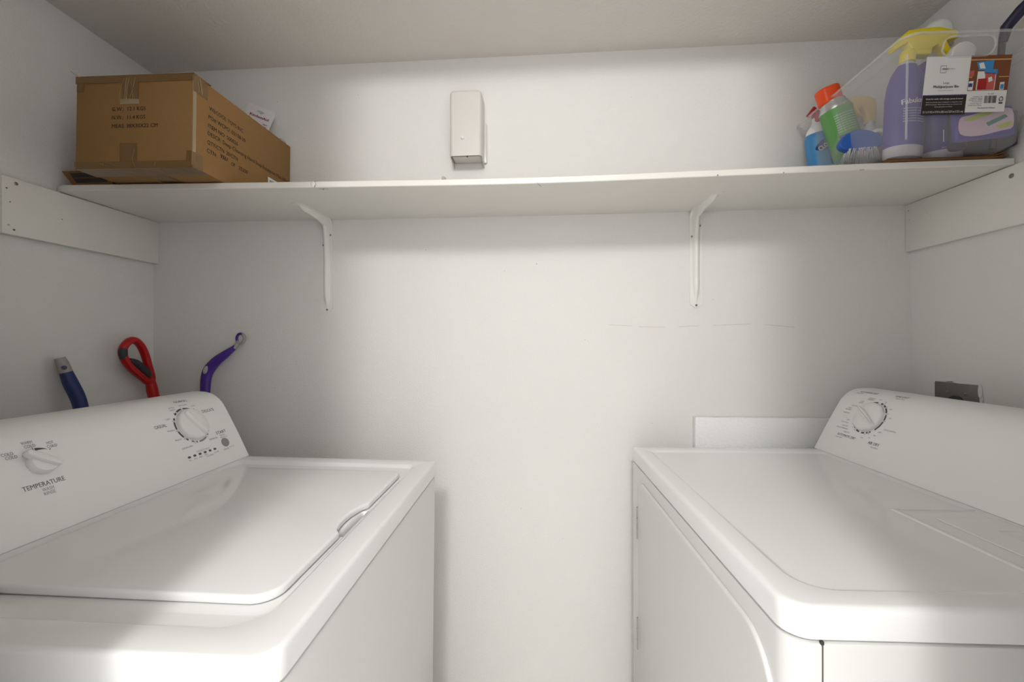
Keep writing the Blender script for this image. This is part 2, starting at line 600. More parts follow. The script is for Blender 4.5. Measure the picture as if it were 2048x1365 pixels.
# outline in x/z, lofted along y; open at the bottom
X0, X1, Z1 = -.0465, .046, .1955
def disp_ring(y, ins, zb, wall=0.0):
    o = rrect(X0 + ins, X1 - ins, zb - .05, Z1 - ins, [.001, .010, .010, .001], 6)
    return [(x, y, max(z, zb)) for x, z in o]
rings = [disp_ring(-.0004, 0, -.012), disp_ring(-.030, 0, -.006), disp_ring(-.057, 0.0, 0), disp_ring(-.062, .0012, 0), disp_ring(-.0645, .0035, 0), disp_ring(-.0655, .008, .0)]
vr = loft(bm, rings, cap0=False, cap1=True)
bm.faces.ensure_lookup_table()
# remove the faces at the bottom (open housing)
dead = [f for f in bm.faces if all(v.co.z < 0.0005 for v in f.verts)]
bmesh.ops.delete(bm, geom=dead, context='FACES')
fixn(bm)
bmesh.ops.solidify(bm, geom=bm.faces[:], thickness=-.0022)
build('cover', bm, M_DISP, t, sharp=40)
bm = NB(); box(bm, -.044, .043, -.050, -.001, .004, .010, bev=.0005)
build('inner_tray', bm, M_DISP, t)
bm = NB(); box(bm, .0025, .0055, -.0625, -.060, -.003, .012, bev=.0004)
build('nozzle', bm, M_CHAR, t)
bm = NB()
lathe(bm, [(.0060, 0), (.0060, .0012), (.0048, .0036), (.0022, .0052), (.0003, .0056)], 20, M=Matrix.Translation((-.0085, -.0672, .0535)) @ Matrix.Rotation(R(90), 4, 'X'))
build('sensor_lens', bm, M_WHITEP, t)
bm = NB()
prism(bm, rrect(.0445, .0560, .000, .124, [.004, .006, .001, .001], 5), 0, .009, bev=.002, place=lambda x, y, z: Vector((x, -.0006 - z, y)))
fixn(bm)
build('side_latch', bm, M_DISP, t)
bm = NB()
r = bmesh.ops.create_icosphere(bm, subdivisions=2, radius=.006, matrix=Matrix.Translation((1.045, -.2885, shelf_top(1.045, -.28) + .003)) @ Matrix.Diagonal((1, .7, .7, 1)))
for v in r['verts']:
    v.co += Vector([random.uniform(-.0015, .0015) for _ in range(3)])
tag(build('crumb', bm, M_SCUFF), 'tiny grey lint crumb on the shelf front edge under the dispenser', 'crumb')

# ------------------------------------------------------------ laundry machines
# local frame: x = -u (washer) or +u (dryer) away from the machine's front, y = -v towards the camera
def consprof(T):
    rel = [(.505, .0006), (.5395, .069), (.567, .119), (.5825, .1430), (.6016, .1592), (.620, .1665), (.640, .1690), (.662, .1685), (.680, .163), (.688, .150), (.690, .0006)]
    return [(u, T + z) for u, z in rel]

def machine_top(bm, S, T, th_, V, rec, recd, rc, hole=None, B=.011):
    """top panel with rounded corners and a recessed field; S = sign of x for u"""
    U = .690
    D = lambda u, v, z: Vector((S * u, -v, z))
    def rr(ins, z, rs):
        o = rrect(0 + ins, U - ins, 0 + ins, V - ins, [max(.001, q - ins) for q in rs], 8)
        return [D(u, v, z) for u, v in o]
    # order of radii in (u,v): (u1,v0),(u1,v1),(u0,v1),(u0,v0)
    rs = [.004, .004, .030, .006]
    rings = []
    rings.append(rr(.004, T - th_ + .0002, rs))
    rings.append(rr(.0006, T - th_ + .0012, rs))
    rings.append(rr(0, T - th_ + .004, rs))
    rings.append(rr(0, T - B, rs))
    for k in range(1, 6):
        a = PI / 2 * k / 5
        rings.append(rr(B * (1 - math.cos(a)), T - B * (1 - math.sin(a)), rs))
    u0, u1, v0, v1 = rec
    # recess rings
    def rq(ins, z):
        o = rrect(u0 + ins, u1 - ins, v0 + ins, v1 - ins, [max(.001, q - ins) for q in rc], 8)
        return [D(u, v, z) for u, v in o]
    W = .011
    for k in range(0, 7):
        s = k / 6.0
        sm = s * s * (3 - 2 * s)
        rings.append(rq(W * s, T - recd * sm))
    last = rq(W + .003, T - recd)
    rings.append(last)
    vr = loft(bm, rings, 0, True, hole is None)
    if hole is not None:
        hv = [bm.verts.new(D(u, v, T - recd)) for u, v in hole]
        he = [bm.edges.new((hv[i], hv[(i + 1) % len(hv)])) for i in range(len(hv))]
        oe = [bm.edges.get((vr[-1][i], vr[-1][(i + 1) % len(vr[-1])])) for i in range(len(vr[-1]))]
        rf = bmesh.ops.triangle_fill(bm, edges=he + oe, use_beauty=True)
        # pocket
        h2 = offset_poly(hole, .004)
        p1 = [bm.verts.new(D(u, v, T - recd - .006)) for u, v in h2]
        p2 = [bm.verts.new(D(u, v, T - recd - .034)) for u, v in offset_poly(hole, .006)]
        n = len(hv)
        for A, Bv in ((hv, p1), (p1, p2)):
            for i in range(n):
                bm.faces.new((A[i], A[(i + 1) % n], Bv[(i + 1) % n], Bv[i]))
        bm.faces.new(p2)
    fixn(bm)

def console(bm, S, T, V):
    D = lambda u, v, z: Vector((S * u, -v, z))
    pr = consprof(T)
    pr = [(a, b) for a, b in smooth_path(pr[1:8], 3)]
    pr = [consprof(T)[0]] + pr + consprof(T)[8:]
    if True:
        # polygon must be ccw in (u,z): bottom going +u, then back; here it runs front->top->back : clockwise, so flip for the offset
        rings = []
        cw = list(reversed(pr))
        def ring(v, ins):
            q = offset_poly(cw, ins) if ins > 0 else cw
            return [D(u, v, max(z, T + .0006)) for u, z in q]
        B = .007
        for k in range(0, 6):
            a = PI / 2 * k / 5
            rings.append(ring(.0 + B * (1 - math.sin(a)), B * (1 - math.cos(PI / 2 - a)) if False else B * (1 - math.sin(a)) if False else B * (1 - math.cos(PI / 2 - a + 0)) if False else B * (1 - math.sqrt(max(0, 1 - (1 - math.sin(a)) ** 2)))))
        rings.append(ring(.02, 0)); rings.append(ring(V - .02, 0))
        for k in range(0, 6):
            a = PI / 2 * (1 - k / 5)
            rings.append(ring(V - B * (1 - math.sin(a)), B * (1 - math.sqrt(max(0, 1 - (1 - math.sin(a)) ** 2)))))
        loft(bm, rings)
    fixn(bm)

def face_place(S, T, flipv, off=.0003):
    """place(a, s): a = distance across the face, s = arc length up the curved face"""
    pr = consprof(T)
    sp = smooth_path(pr[1:8], 3)
    pts = [pr[0]] + [tuple(p) for p in sp]
    acc = [0]
    for p, q in zip(pts, pts[1:]):
        acc.append(acc[-1] + math.hypot(q[0] - p[0], q[1] - p[1]))
    def at(v, s, h=0.0):
        for i in range(len(acc) - 1):
            if s <= acc[i + 1] or i == len(acc) - 2:
                L = acc[i + 1] - acc[i]
                t_ = (s - acc[i]) / L
                u = pts[i][0] + (pts[i + 1][0] - pts[i][0]) * t_
                z = pts[i][1] + (pts[i + 1][1] - pts[i][1]) * t_
                nu, nz = -(pts[i + 1][1] - pts[i][1]) / L, (pts[i + 1][0] - pts[i][0]) / L
                o = off + h
                return Vector((S * (u + nu * o), -v, z + nz * o))
    return at

def face_matrix(at, v, s, S, rot):
    """frame on the face: x right for the reader, y up the face, z out"""
    o = at(v, s, 0)
    up = (at(v, s + .01, 0) - o).normalized()
    n = (at(v, s, .01) - o).normalized()
    x = up.cross(n).normalized()
    M = Matrix(((x.x, up.x, n.x, o.x), (x.y, up.y, n.y, o.y), (x.z, up.z, n.z, o.z), (0, 0, 0, 1)))
    return M @ Matrix.Rotation(rot, 4, 'Z')

def knob(name, parent, M, rd, h, barL, barW, barH, label=None, pointed=False, fwd=1.0, back=1.0):
    b = NB()
    lathe(b, [(rd, 0), (rd, h * .45), (rd * .985, h * .7), (rd * .95, h * .88), (rd * .90, h), (rd * .5, h * 1.02), (.0005, h * 1.02)], 48, M=M)
    # grip bar across the knob, pointing to +y
    half = barL
    if pointed:
        o = [(-barW * .4, -half), (barW * .4, -half), (barW, 0), (barW * .75, half * .7), (0, half * 1.15), (-barW * .75, half * .7), (-barW, 0)]
    else:
        o = [(-barW * .75, -half * .96), (0, -half * 1.0), (barW * .75, -half * .96), (barW, 0), (barW * .9, half * .8), (barW * .4, half * 1.0), (-barW * .4, half * 1.0), (-barW * .9, half * .8), (-barW, 0)]
    o = [(x, y * (fwd if y > 0 else back)) for x, y in o]
    o = smooth_path(o, 3, True)
    prism(b, [(x, y) for x, y in o], h * .6, h * 1.0 + barH, bev=barW * .35, seg=3, place=lambda x, y, z: M @ Vector((x * (1 - .25 * max(0, (z - h) / max(barH, 1e-5))), y, z)))
    fixn(b)
    o = build(name, b, M_KNOB, parent, sharp=40)
    if label:
        o['label'] = label
    return o

def cabinet(bm, S, T, th_, V, r=.02):
    o = rrect(.0012, .680, .0012, V - .0012, [.004, .004, .028, .006], 8)
    rings = []
    for ins, z in [(.004, .02), (0, .026), (0, T - th_ - .0075), (.0012, T - th_ - .0045), (.004, T - th_ - .0032)]:
        q = offset_poly(o, ins) if ins else o
        rings.append([Vector((S * u, -v, z)) for u, v in q])
    loft(bm, rings)
    fixn(bm)

def feet(parent, S, V):
    for (u, v) in ((.05, .05), (.05, V - .05), (.62, .05), (.62, V - .05)):
        b = NB()
        lathe(b, [(.02, 0), (.02, .012), (.008, .014), (.008, .022)], 16, M=Matrix.Translation((S * u, -v, 0)))
        build('foot', b, M_CHAR, parent)

# ---- washer
WT = math.atan(.0127)
washer = thing('washing_machine', 'white top load washing machine on the left, lid closed', 'washing machine',
               (1.0117 - .92 * math.sin(WT), -0.2341, 0), (0, WT, R(1.1394)))
T, V, TH = .92, .70, .037
S = -1
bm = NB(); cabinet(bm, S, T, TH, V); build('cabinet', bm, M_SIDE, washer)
notch = [(.0475, .426), (.0475, .3175)]
hole = rrect(.0455, .0665, .319, .424, .009, 6)
bm = NB(); machine_top(bm, S, T, TH, V, (.040, .505, .040, .659), .0075, [.02, .02, .055, .022], hole, B=.0065)
build('top_panel', bm, M_ENAMEL, washer, sharp=50)
# lid outline (u,v), ccw, with the hand notch on the front edge
LU0, LU1, LV0, LV1 = .0560, .474, .1140, .6090
o = rrect(LU0, LU1, LV0, LV1, [.022, .022, .032, .022], 8)
# insert notch between the last point (u0,v0 corner end) .. going along u0 from v1 to v0: corner 3 ends at (u0+..., v1)->(u0, v1-r), then to (u0, v0+r)
out = []
for i, p in enumerate(o):
    out.append(p)
    q = o[(i + 1) % len(o)]
    if abs(p[0] - LU0) < 1e-5 and abs(q[0] - LU0) < 1e-5 and p[1] > q[1]:
        for du, v in [(0, .4360), (.0006, .4330), (.0035, .4290), (.0085, .4220), (.0125, .4100), (.0150, .3950), (.0160, .3750), (.0150, .3560), (.0125, .3430), (.0095, .3330), (.0075, .3240), (.0035, .3165), (.0006, .3125), (0, .3095)]:
            out.append((LU0 + du, v))
bm = NB()
prism(bm, out, T - .0066, T + .0055, bev=.0042, seg=4, place=lambda u, v, z: Vector((-u, -v, z)))
fixn(bm)
build('lid', bm, M_ENAMEL, washer, sharp=50)
bm = NB()
lathe(bm, [(.004, 0), (.004, .004), (.003, .006)], 12, M=Matrix.Translation((-.405, -.6125, T - .007)))
build('lid_bumper', bm, M_CHAR, washer)
at = face_place(S, T, False)
wp = lambda a, s: at(a, s)
# reader's right is -v : place in reader coordinates (x to the right) with x = -v
WP = lambda x, y: at(-x, y)
bm = NB(); console(bm, S, T, V)
g, g2 = 1, 2
text(bm, 'TEMPERATURE', WP, -.4475, .0810, width=.0595, cap=.0078, mi=g2, bold=.012)
text(bm, 'WASH', WP, -.4455, .0715, width=.0165, cap=.0055, mi=g2)
text(bm, 'RINSE', WP, -.4455, .0645, width=.0165, cap=.0055, mi=g2)
for s_, x_, y_ in [('COLD', -.4745, .1425), ('COLD', -.4715, .1360), ('WARM', -.4435, .1555), ('COLD', -.4420, .1485), ('HOT', -.4130, .1475), ('COLD', -.4125, .1410)]:
    text(bm, s_, WP, x_, y_, width=.0155 if s_ != 'HOT' else .0105, cap=.0052, mi=g2, bold=.008)
TCx, TCy = -.4385, .1165
arcpatch(bm, TCx, TCy, .0225, .0268, 100, 138, WP, g, 8, .0255, .0262)
tick(bm, TCx, TCy, 94, .0225, .0290, .0005, WP, g)
arcpatch(bm, TCx, TCy, .0225, .0268, 51, 89, WP, g, 8)
tick(bm, TCx, TCy, 43, .0230, .0300, .0005, WP, g)
CCx, CCy = -.1265, .1185
def seg(a0, a1, m_=1, r0=.0418, r1=.0462, **k):
    arcpatch(bm, CCx, CCy, r0, r1, a0, a1, WP, m_, max(2, int((a1 - a0) / 6)), **k)
seg(57, 90, 1, r0=.0440, r1=.0446, r0b=.0418, r1b=.0462)
seg(97, 120); seg(124, 134); seg(146, 154); seg(160, 184); seg(191, 214); seg(222, 230); seg(240, 249, 2); seg(255, 262, 2); seg(268, 300, 2); seg(309, 315, 2)
seg(323, 345, 1, r0=.0420, r1=.0440, r0b=.0428, r1b=.0432)
for a in (53, 93.5, 130, 157.5, 188, 218, 251.5, 304):
    tick(bm, CCx, CCy, a, .0415, .0495, .0004, WP, g)
for s_, x_, y_, w_, c_, al in [('NORMAL', -.1130, .1860, .0370, .0072, 'c'), ('REGULAR', -.1185, .1725, .0230, .0038, 'c'), ('LIGHT', -.0925, .1655, .0135, .0038, 'c'),
        ('EXTRA', -.1520, .1705, .0165, .0038, 'c'), ('HEAVY', -.1535, .1640, .0165, .0038, 'c'), ('DELICATE', -.0600, .1450, .0380, .0075, 'c'), ('Light', -.1790, .1445, .0125, .0040, 'c'),
        ('CASUAL', -.2050, .1313, .0300, .0075, 'c'), ('Medium', -.1855, .1165, .0185, .0040, 'c'), ('Regular', -.1790, .0920, .0175, .0040, 'c'),
        ('DRAIN-SPIN', -.1660, .0690, .0300, .0042, 'c'), ('PREWASH SPIN', -.0860, .0712, .0260, .0042, 'c'), ('START', -.0545, .0822, .0330, .0078, 'c'),
        ('PAUSE', -.0545, .0735, .0150, .0038, 'c'), ('UNLOCK LID', -.0530, .0680, .0220, .0038, 'c'), ('CANCEL', -.0620, .0365, .0180, .0045, 'c'), ('HOLD 3 SEC', -.0420, .0380, .0180, .0028, 'c'),
        ('CYCLE STATUS', -.1290, .0525, .0390, .0038, 'c'), ('FILL', -.1740, .0385, .0070, .0034, 'c'), ('WASH', -.1590, .0385, .0090, .0034, 'c'), ('RINSE', -.1435, .0385, .0095, .0034, 'c'),
        ('SPIN', -.1270, .0395, .0085, .0034, 'c'), ('CYCLE COMPLETE', -.1180, .0345, .0230, .0030, 'c'), ('LID LOCKED', -.0945, .0375, .0140, .0034, 'c')]:
    bigt = c_ > .006
    text(bm, s_, WP, x_, y_, width=w_, cap=c_, align=al, mi=g if s_ in ('NORMAL', 'CASUAL', 'DELICATE', 'START') else g2, bold=.006 if bigt else 0)
for k in range(6):
    x_ = -.1731 + k * .01545
    q = rrect(x_ - .0042, x_ + .0042, .0430, .0482, .0024, 4)
    patch(bm, q, WP, 1)
build('console', bm, [M_CONS, M_PRINT, M_PRINT2], washer, sharp=28)
knob('temperature_knob', washer, face_matrix(at, .4385, .1165, S, R(50)), .0205, .011, .0225, .0060, .0075, fwd=1.35, back=.86)
knob('cycle_knob', washer, face_matrix(at, .1265, .1185, S, R(26)), .0392, .0110, .034, .0078, .0070)
bm = NB()
lathe(bm, [(.0112, 0), (.0112, .0012), (.0105, .0020), (.0004, .0022)], 32, M=face_matrix(at, .0565, .0535, S, 0))
build('start_button', bm, M_PRINT2, washer)['label'] = 'round grey start button'
feet(washer, S, V)

# ---- dryer
dryer = thing('clothes_dryer', 'white front load clothes dryer on the right with side hinged door', 'dryer',
              (1.5423, -0.0897, 0), (0, 0, R(1.8573)))
T, V, TH = .930, .737, .038
S = 1
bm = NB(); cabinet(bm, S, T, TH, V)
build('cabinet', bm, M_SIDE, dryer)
bm = NB()
box(bm, .0372, .0384, -V + .0002, -V + .0016, .03, T - TH - .0045, 0)
build('panel_seam', bm, M_GAP, dryer)['label'] = 'grey seam between front and side panel'
bm = NB()
box(bm, .0360, .0396, -V + .0004, -V + .0040, T - TH - .0050, T - TH - .0010, 0, bev=.0004)
build('panel_notch', bm, M_DARK, dryer)['label'] = 'small dark notch at the top of the panel seam'
bm = NB(); machine_top(bm, S, T, TH, V, (.034, .505, .040, .704), .0038, [.02, .02, .048, .022], B=.009)
# recessed well of the lint screen
build('top_panel', bm, M_ENAMEL, dryer, sharp=50)
zr = T - .0038
bm = NB()
# raised frame that slopes down into the well around the lint screen cover
o1 = rrect(.356, .5045, .4345, .668, .003, 3)
o2 = rrect(.366, .5045, .4395, .662, .003, 3)
rings = [[Vector((u, -v, z)) for u, v in oo] for oo, z in ((o1, zr + .0001), (offset_poly(o1, .0015), zr + .0022), (offset_poly(o1, .005), zr + .0024), (o2, zr + .0008), (offset_poly(o2, .002), zr + .0002))]
loft(bm, rings, cap0=False)
fixn(bm)
build('lint_screen_well', bm, M_ENAMEL, dryer, sharp=30)
bm = NB()
hole = rrect(.448, .492, .522, .590, .006, 4)
outer = rrect(.399, .5045, .474, .632, .004, 4)
z0_, z1_ = zr + .0004, zr + .0022
D = lambda u, v, z: Vector((u, -v, z))
ro = loft(bm, [[D(u, v, z0_) for u, v in outer], [D(u, v, z1_ - .0008) for u, v in outer], [D(u, v, z1_) for u, v in offset_poly(outer, .0008)]], cap0=False, cap1=False)
hv = [bm.verts.new(D(u, v, z1_)) for u, v in hole]
he = [bm.edges.new((hv[i], hv[(i + 1) % len(hv)])) for i in range(len(hv))]
oe = [bm.edges.get((ro[-1][i], ro[-1][(i + 1) % len(ro[-1])])) for i in range(len(ro[-1]))]
bmesh.ops.triangle_fill(bm, edges=he + oe, use_beauty=True)
# finger cup: deep at the front side, ramping up towards the console
cup = [bm.verts.new(D(u, v, z1_ - .016 * max(0.05, min(1, (.505 - u) / .05)))) for u, v in offset_poly(hole, .003)]
for i in range(len(hv)):
    bm.faces.new((hv[i], hv[(i + 1) % len(hv)], cup[(i + 1) % len(hv)], cup[i]))
bm.faces.new(cup)
fixn(bm)
build('lint_screen_cover', bm, M_CONS, dryer, sharp=30)
at = face_place(S, T, False)
DP = lambda x, y: at(x, y)
bm = NB(); console(bm, S, T, V)
DCx, DCy = .1235, .1205
def dseg(a0, a1, m_=1, r0=.0410, r1=.0452, **k):
    arcpatch(bm, DCx, DCy, r0, r1, a0, a1, DP, m_, max(2, int((a1 - a0) / 6)), **k)
dseg(98, 124, 1, r0=.0418, r1=.0455, r0b=.0440, r1b=.0444); dseg(98, 93)
dseg(70, 80); dseg(52, 63); dseg(27, 47); dseg(0, 20); dseg(-5, -41, 1)
dseg(-60, -55); dseg(-71, -65); dseg(-90, -78); dseg(-115, -100); dseg(-129, -125, r0=.0425); dseg(-141, -137, r0=.0425); dseg(-151, -148, r0=.043)
for a in (67, 49.5, 23, -2.5, -62, -74.5, -120, -133, -146):
    tick(bm, DCx, DCy, a, .0410, .0490, .0004, DP, g)
for s_, x_, y_, w_, c_ in [('AUTOMATIC DRY', .0620, .1935, .0580, .0066), ('HIGH HEAT', .0400, .1855, .0240, .0036), ('TIME DRY', .1590, .1960, .0390, .0072), ('HIGH HEAT', .1640, .1868, .0260, .0038),
        ('WRINKLE', .0930, .1740, .0200, .0034), ('PREVENT', .0930, .1690, .0200, .0034), ('COOL', .0740, .1600, .0115, .0034), ('DOWN', .0720, .1550, .0140, .0034), ('LESS DRY', .0590, .1435, .0200, .0034),
        ('ENERGY', .0490, .1350, .0120, .0034), ('PREFERRED', .0460, .1300, .0200, .0034), ('MORE DRY', .0460, .1200, .0220, .0034), ('OFF', .0640, .1015, .0095, .0038), ('COOL DOWN', .0560, .0935, .0260, .0034),
        ('LESS DRY', .0650, .0840, .0200, .0034), ('ENERGY PREFERRED', .0590, .0765, .0400, .0034), ('MORE DRY', .0800, .0680, .0220, .0034), ('AUTOMATIC DRY', .0850, .0580, .0620, .0066), ('LOW HEAT', .0640, .0500, .0220, .0036),
        ('AIR DRY', .1730, .0585, .0330, .0074), ('NO HEAT', .1800, .0495, .0210, .0038), ('COOL DOWN', .1960, .0990, .0330, .0036), ('OFF', .1730, .0895, .0090, .0036), ('30', .1645, .0785, .0060, .0036),
        ('10', .1535, .0700, .0050, .0036), ('OFF', .1330, .0650, .0090, .0036), ('30', .1790, .1290, .0060, .0036), ('60', .1670, .1520, .0060, .0036), ('20', .1400, .1690, .0060, .0036), ('OFF', .1200, .1735, .0090, .0036)]:
    text(bm, s_, DP, x_, y_, width=w_, cap=c_, mi=g if c_ > .006 else g2, bold=.006 if c_ > .006 else 0)
build('console', bm, [M_CONS, M_PRINT, M_PRINT2], dryer, sharp=28)
knob('cycle_knob', dryer, face_matrix(at, .1235, .1205, S, R(62)), .0388, .0115, .036, .0070, .0075, pointed=True)
# door on the front face (x = 0 side, facing -x)
bm = NB()
do = rrect(.078, .712, .335, .862, [.06, .075, .045, .075], 10)
prism(bm, do, 0, .0075, bev=.0045, seg=4, place=lambda v, z, h: Vector((.0028 - h, -v, z)))
fixn(bm)
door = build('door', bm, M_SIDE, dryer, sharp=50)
bm = NB()
gp = rrect(.0745, .7165, .3300, .8665, [.062, .077, .047, .077], 10)
prism(bm, gp, 0, .0006, place=lambda v, z, h: Vector((.0030 - h, -v, z)))
fixn(bm)
build('door_gap', bm, M_GAP, door)['label'] = 'grey gap around the door'
for zc in (.744, .449):
    bm = NB()
    for k in range(3):
        za = zc - .042 + k * .0285
        lathe(bm, [(.0034, za), (.0038, za + .001), (.0038, za + .026), (.0034, za + .027)], 14, M=Matrix.Translation((-.0035, -.0765, 0)))
    box(bm, -.0022, .0022, -.0765, -.0700, zc - .042, zc + .042, bev=.0004)
    build('hinge', bm, M_GREYP, door)
feet(dryer, S, V)

# ------------------------------------------------------------ foam board behind the dryer
bm = NB()
box(bm, 1.740, 2.300, -.024, -.001, 0.0, 1.0035, 0, bev=.0025, seg=2)
tag(build('foam_board', bm, M_FOAM), 'white foam board standing between the dryer and the back wall', 'foam board')

# ------------------------------------------------------------ outlet plate on the right wall
t = thing('outlet_plate', 'grey metal outlet plate on the right wall behind the dryer console', 'outlet', (2.3705, -.1345, 1.045))
bm = NB()
prism(bm, rrect(-.059, .0615, -.075, .0745, .004, 4), 0, .004, bev=.0015, seg=2, place=lambda y, z, h: Vector((-.0042 - h, y, z)))
fixn(bm); build('plate', bm, M_PLATE, t)
for (y, z) in ((.0235, .049), (-.025, .0485)):
    screwhead(t, Matrix.Translation((-.0082, y, z)) @ Matrix.Rotation(R(-90), 4, 'Y'), .0038)
bm = NB()
lathe(bm, [(.024, 0), (.024, .003), (.022, .0045), (.0005, .0045)], 32, M=Matrix.Translation((-.0082, -.001, .018)) @ Matrix.Rotation(R(-90), 4, 'Y'))
build('socket', bm, M_CHAR, t)
bm = NB()
for (y, z, a, b2) in ((-.063, .060, .006, .02), (-.066, .030, .004, .02), (-.020, .0765, .045, .0025), (.03, .0765, .03, .0016)):
    q = [(y + a * math.cos(k * PI / 5) * random.uniform(.7, 1.1), z + b2 * math.sin(k * PI / 5) * random.uniform(.7, 1.1)) for k in range(10)]
    prism(bm, q, 0, .0007, place=lambda y, z, h: Vector((-.0084 - h, y, z)))
fixn(bm); build('paint_smear', bm, M_WALL, t)

# ------------------------------------------------------------ tools behind the washer
t = thing('long_handled_brush', 'navy and grey rubber tool handle leaning on the left wall behind the washer', 'brush', (.25, -.33, 0))
L0 = Vector(t.location)
P = [Vector(p) - L0 for p in [(.022, -.296, 1.188), (.026, -.292, 1.172), (.030, -.2875, 1.150), (.036, -.280, 1.118), (.046, -.268, 1.068), (.060, -.262, .98), (.10, -.27, .76), (.16, -.30, .40), (.215, -.33, .07)]]
bm = NB()
tube(bm, [tuple(p) for p in P[0:3]], [.0150, .0172, .0185], 18, 0, .75)
build('handle_cap', bm, M_GREYP, t)['label'] = 'light grey handle end cap'
bm = NB()
sp = smooth_path([tuple(P[i]) + (r_,) for i, r_ in zip(range(2, 6), (.0170, .0200, .0198, .0165))], 5)
tube(bm, [s_[:3] for s_ in sp], [s_[3] for s_ in sp], 18, 0, .8)
build('grip', bm, M_BLUE, t)
bm = NB(); tube(bm, [tuple(p) for p in P[5:]], .011, 14); build('pole', bm, M_GREYP, t)
bm = NB()
pc = P[1].lerp(P[2], .45)
lathe(bm, [(.0058, 0), (.0058, .0012), (.0004, .0014)], 18, M=Matrix.Translation(pc + Vector((.77, -.635, .05)) * .0186) @ Vector((.77, -.635, .05)).to_track_quat('Z', 'Y').to_matrix().to_4x4())
build('hanging_hole', bm, M_NAVY, t)
bm = NB(); box(bm, -.06, .06, -.04, .04, 0, .05, bev=.01)
build('brush_head', bm, M_BLUE, t)

t = thing('reacher_grabber', 'red plastic looped grabber handle standing in the left corner behind the washer', 'grabber tool', (.10, -.10, 0))
L0 = Vector(t.location)
loop = [(.045, -.0610, 1.1000), (.045, -.0950, 1.1260), (.045, -.1250, 1.1530), (.045, -.1450, 1.1830), (.045, -.1480, 1.2080), (.045, -.1330, 1.2290), (.045, -.1130, 1.2350), (.045, -.0930, 1.2200), (.045, -.0770, 1.1900), (.045, -.0650, 1.1500), (.045, -.0560, 1.1180)]
bm = NB()
sp = smooth_path([tuple(Vector(p) - L0) for p in loop], 5, True)
tube(bm, sp, .0105, 14, 0, 1.15, closed=True, up=Vector((1, 0, 0)))
st = smooth_path([tuple(Vector(p) - L0) + (r_,) for p, r_ in zip([(.045, -.0600, 1.112), (.046, -.054, 1.080), (.049, -.050, 1.045), (.055, -.052, .98)], (.012, .0155, .0145, .011))], 4)
tube(bm, [s_[:3] for s_ in st], [s_[3] for s_ in st], 14)
build('handle_loop', bm, M_RED, t, sharp=60)
bm = NB()
sp = smooth_path([tuple(Vector(p) - L0) + (r_,) for p, r_ in zip([(.045, -.1270, 1.1760), (.045, -.1080, 1.1660), (.045, -.0900, 1.1500), (.045, -.0720, 1.1330), (.045, -.0650, 1.1210)], (.0055, .0105, .0125, .0125, .010))], 4)
tube(bm, [s_[:3] for s_ in sp], [s_[3] for s_ in sp], 14)
build('trigger', bm, M_CHAR, t)
bm = NB()
sp = [tuple(Vector(p) - L0) for p in [(.0465, -.1478, 1.179), (.0475, -.1495, 1.192), (.0475, -.1498, 1.205), (.0465, -.1460, 1.216)]]
tube(bm, sp, [.0075, .0112, .0112, .0075], 14)
build('grip_pad', bm, M_CHAR, t)
bm = NB(); tube(bm, [tuple(Vector(p) - L0) for p in [(.055, -.052, .99), (.075, -.07, .5), (.10, -.10, .06)]], .009, 12); build('shaft', bm, M_GREYP, t)
bm = NB(); box(bm, -.03, .03, -.012, .012, 0, .08, bev=.006); build('jaw', bm, M_CHAR, t)

t = thing('toilet_brush', 'purple curved brush handle with hanging ring, leaning on the back wall behind the washer', 'brush', (.215, -.06, 0))
L0 = Vector(t.location)
bm = NB()
ks = [(.3030, -.020, 1.2190, .0050), (.2960, -.022, 1.2100, .0078), (.2740, -.026, 1.1920, .0122), (.2440, -.030, 1.1680, .0155), (.2230, -.033, 1.1430, .0168), (.2140, -.036, 1.1150, .0158), (.2115, -.038, 1.0640, .0142), (.2110, -.042, .98, .012), (.213, -.05, .5, .009), (.215, -.06, .10, .009)]
sp = smooth_path([tuple(Vector(k[:3]) - L0) + (k[3],) for k in ks], 5)
tube(bm, [s_[:3] for s_ in sp], [s_[3] for s_ in sp], 18, 0, .85, up=Vector((0, 1, 0)))
build('handle', bm, M_PURP, t, sharp=60)
bm = NB()
rc = Vector((.3165, -.0155, 1.2405)) - L0
rp = [tuple(rc + Vector((.0125 * math.cos(a), -.002, .0155 * math.sin(a)))) for a in [2 * PI * k / 24 for k in range(24)]]
rp = [tuple(Vector(q)) for q in rp]
tube(bm, rp, .0042, 10, 0, closed=True, up=Vector((0, 1, 0)))
tube(bm, [tuple(Vector((.3090, -.018, 1.2270)) - L0), tuple(Vector((.3040, -.020, 1.2180)) - L0), tuple(Vector((.2990, -.023, 1.2080)) - L0)], [.0050, .0062, .0050], 10)
build('hanging_ring', bm, M_GREYP, t, sharp=60)
bm = NB()
rp = [tuple(rc + Vector((.0122 * math.cos(a), -.0042, .0152 * math.sin(a)))) for a in [R(60 + 150.0 * k / 12) for k in range(13)]]
tube(bm, rp, .0038, 10)
build('ring_inlay', bm, M_PURP, t)
bm = NB()
M = Matrix.Translation(Vector((.2130, -.0340, 1.1400)) - L0 + Vector((.54, -.84, .05)) * .0162) @ Vector((.50, -.86, .05)).to_track_quat('Z', 'Y').to_matrix().to_4x4() @ Matrix.Rotation(R(-16), 4, 'Z')
lathe(bm, [(1, 0), (1, .0015), (.85, .0026), (.02, .0030)], 24, sx=.0062, sy=.0130, M=M @ Matrix.Diagonal((1, 1, 1, 1)))
build('grip_inset', bm, M_GREYP, t)
bm = NB(); lathe(bm, [(.045, 0), (.05, .01), (.04, .12), (.012, .13), (.01, .135)], 24); build('brush_cup', bm, M_PURP, t)

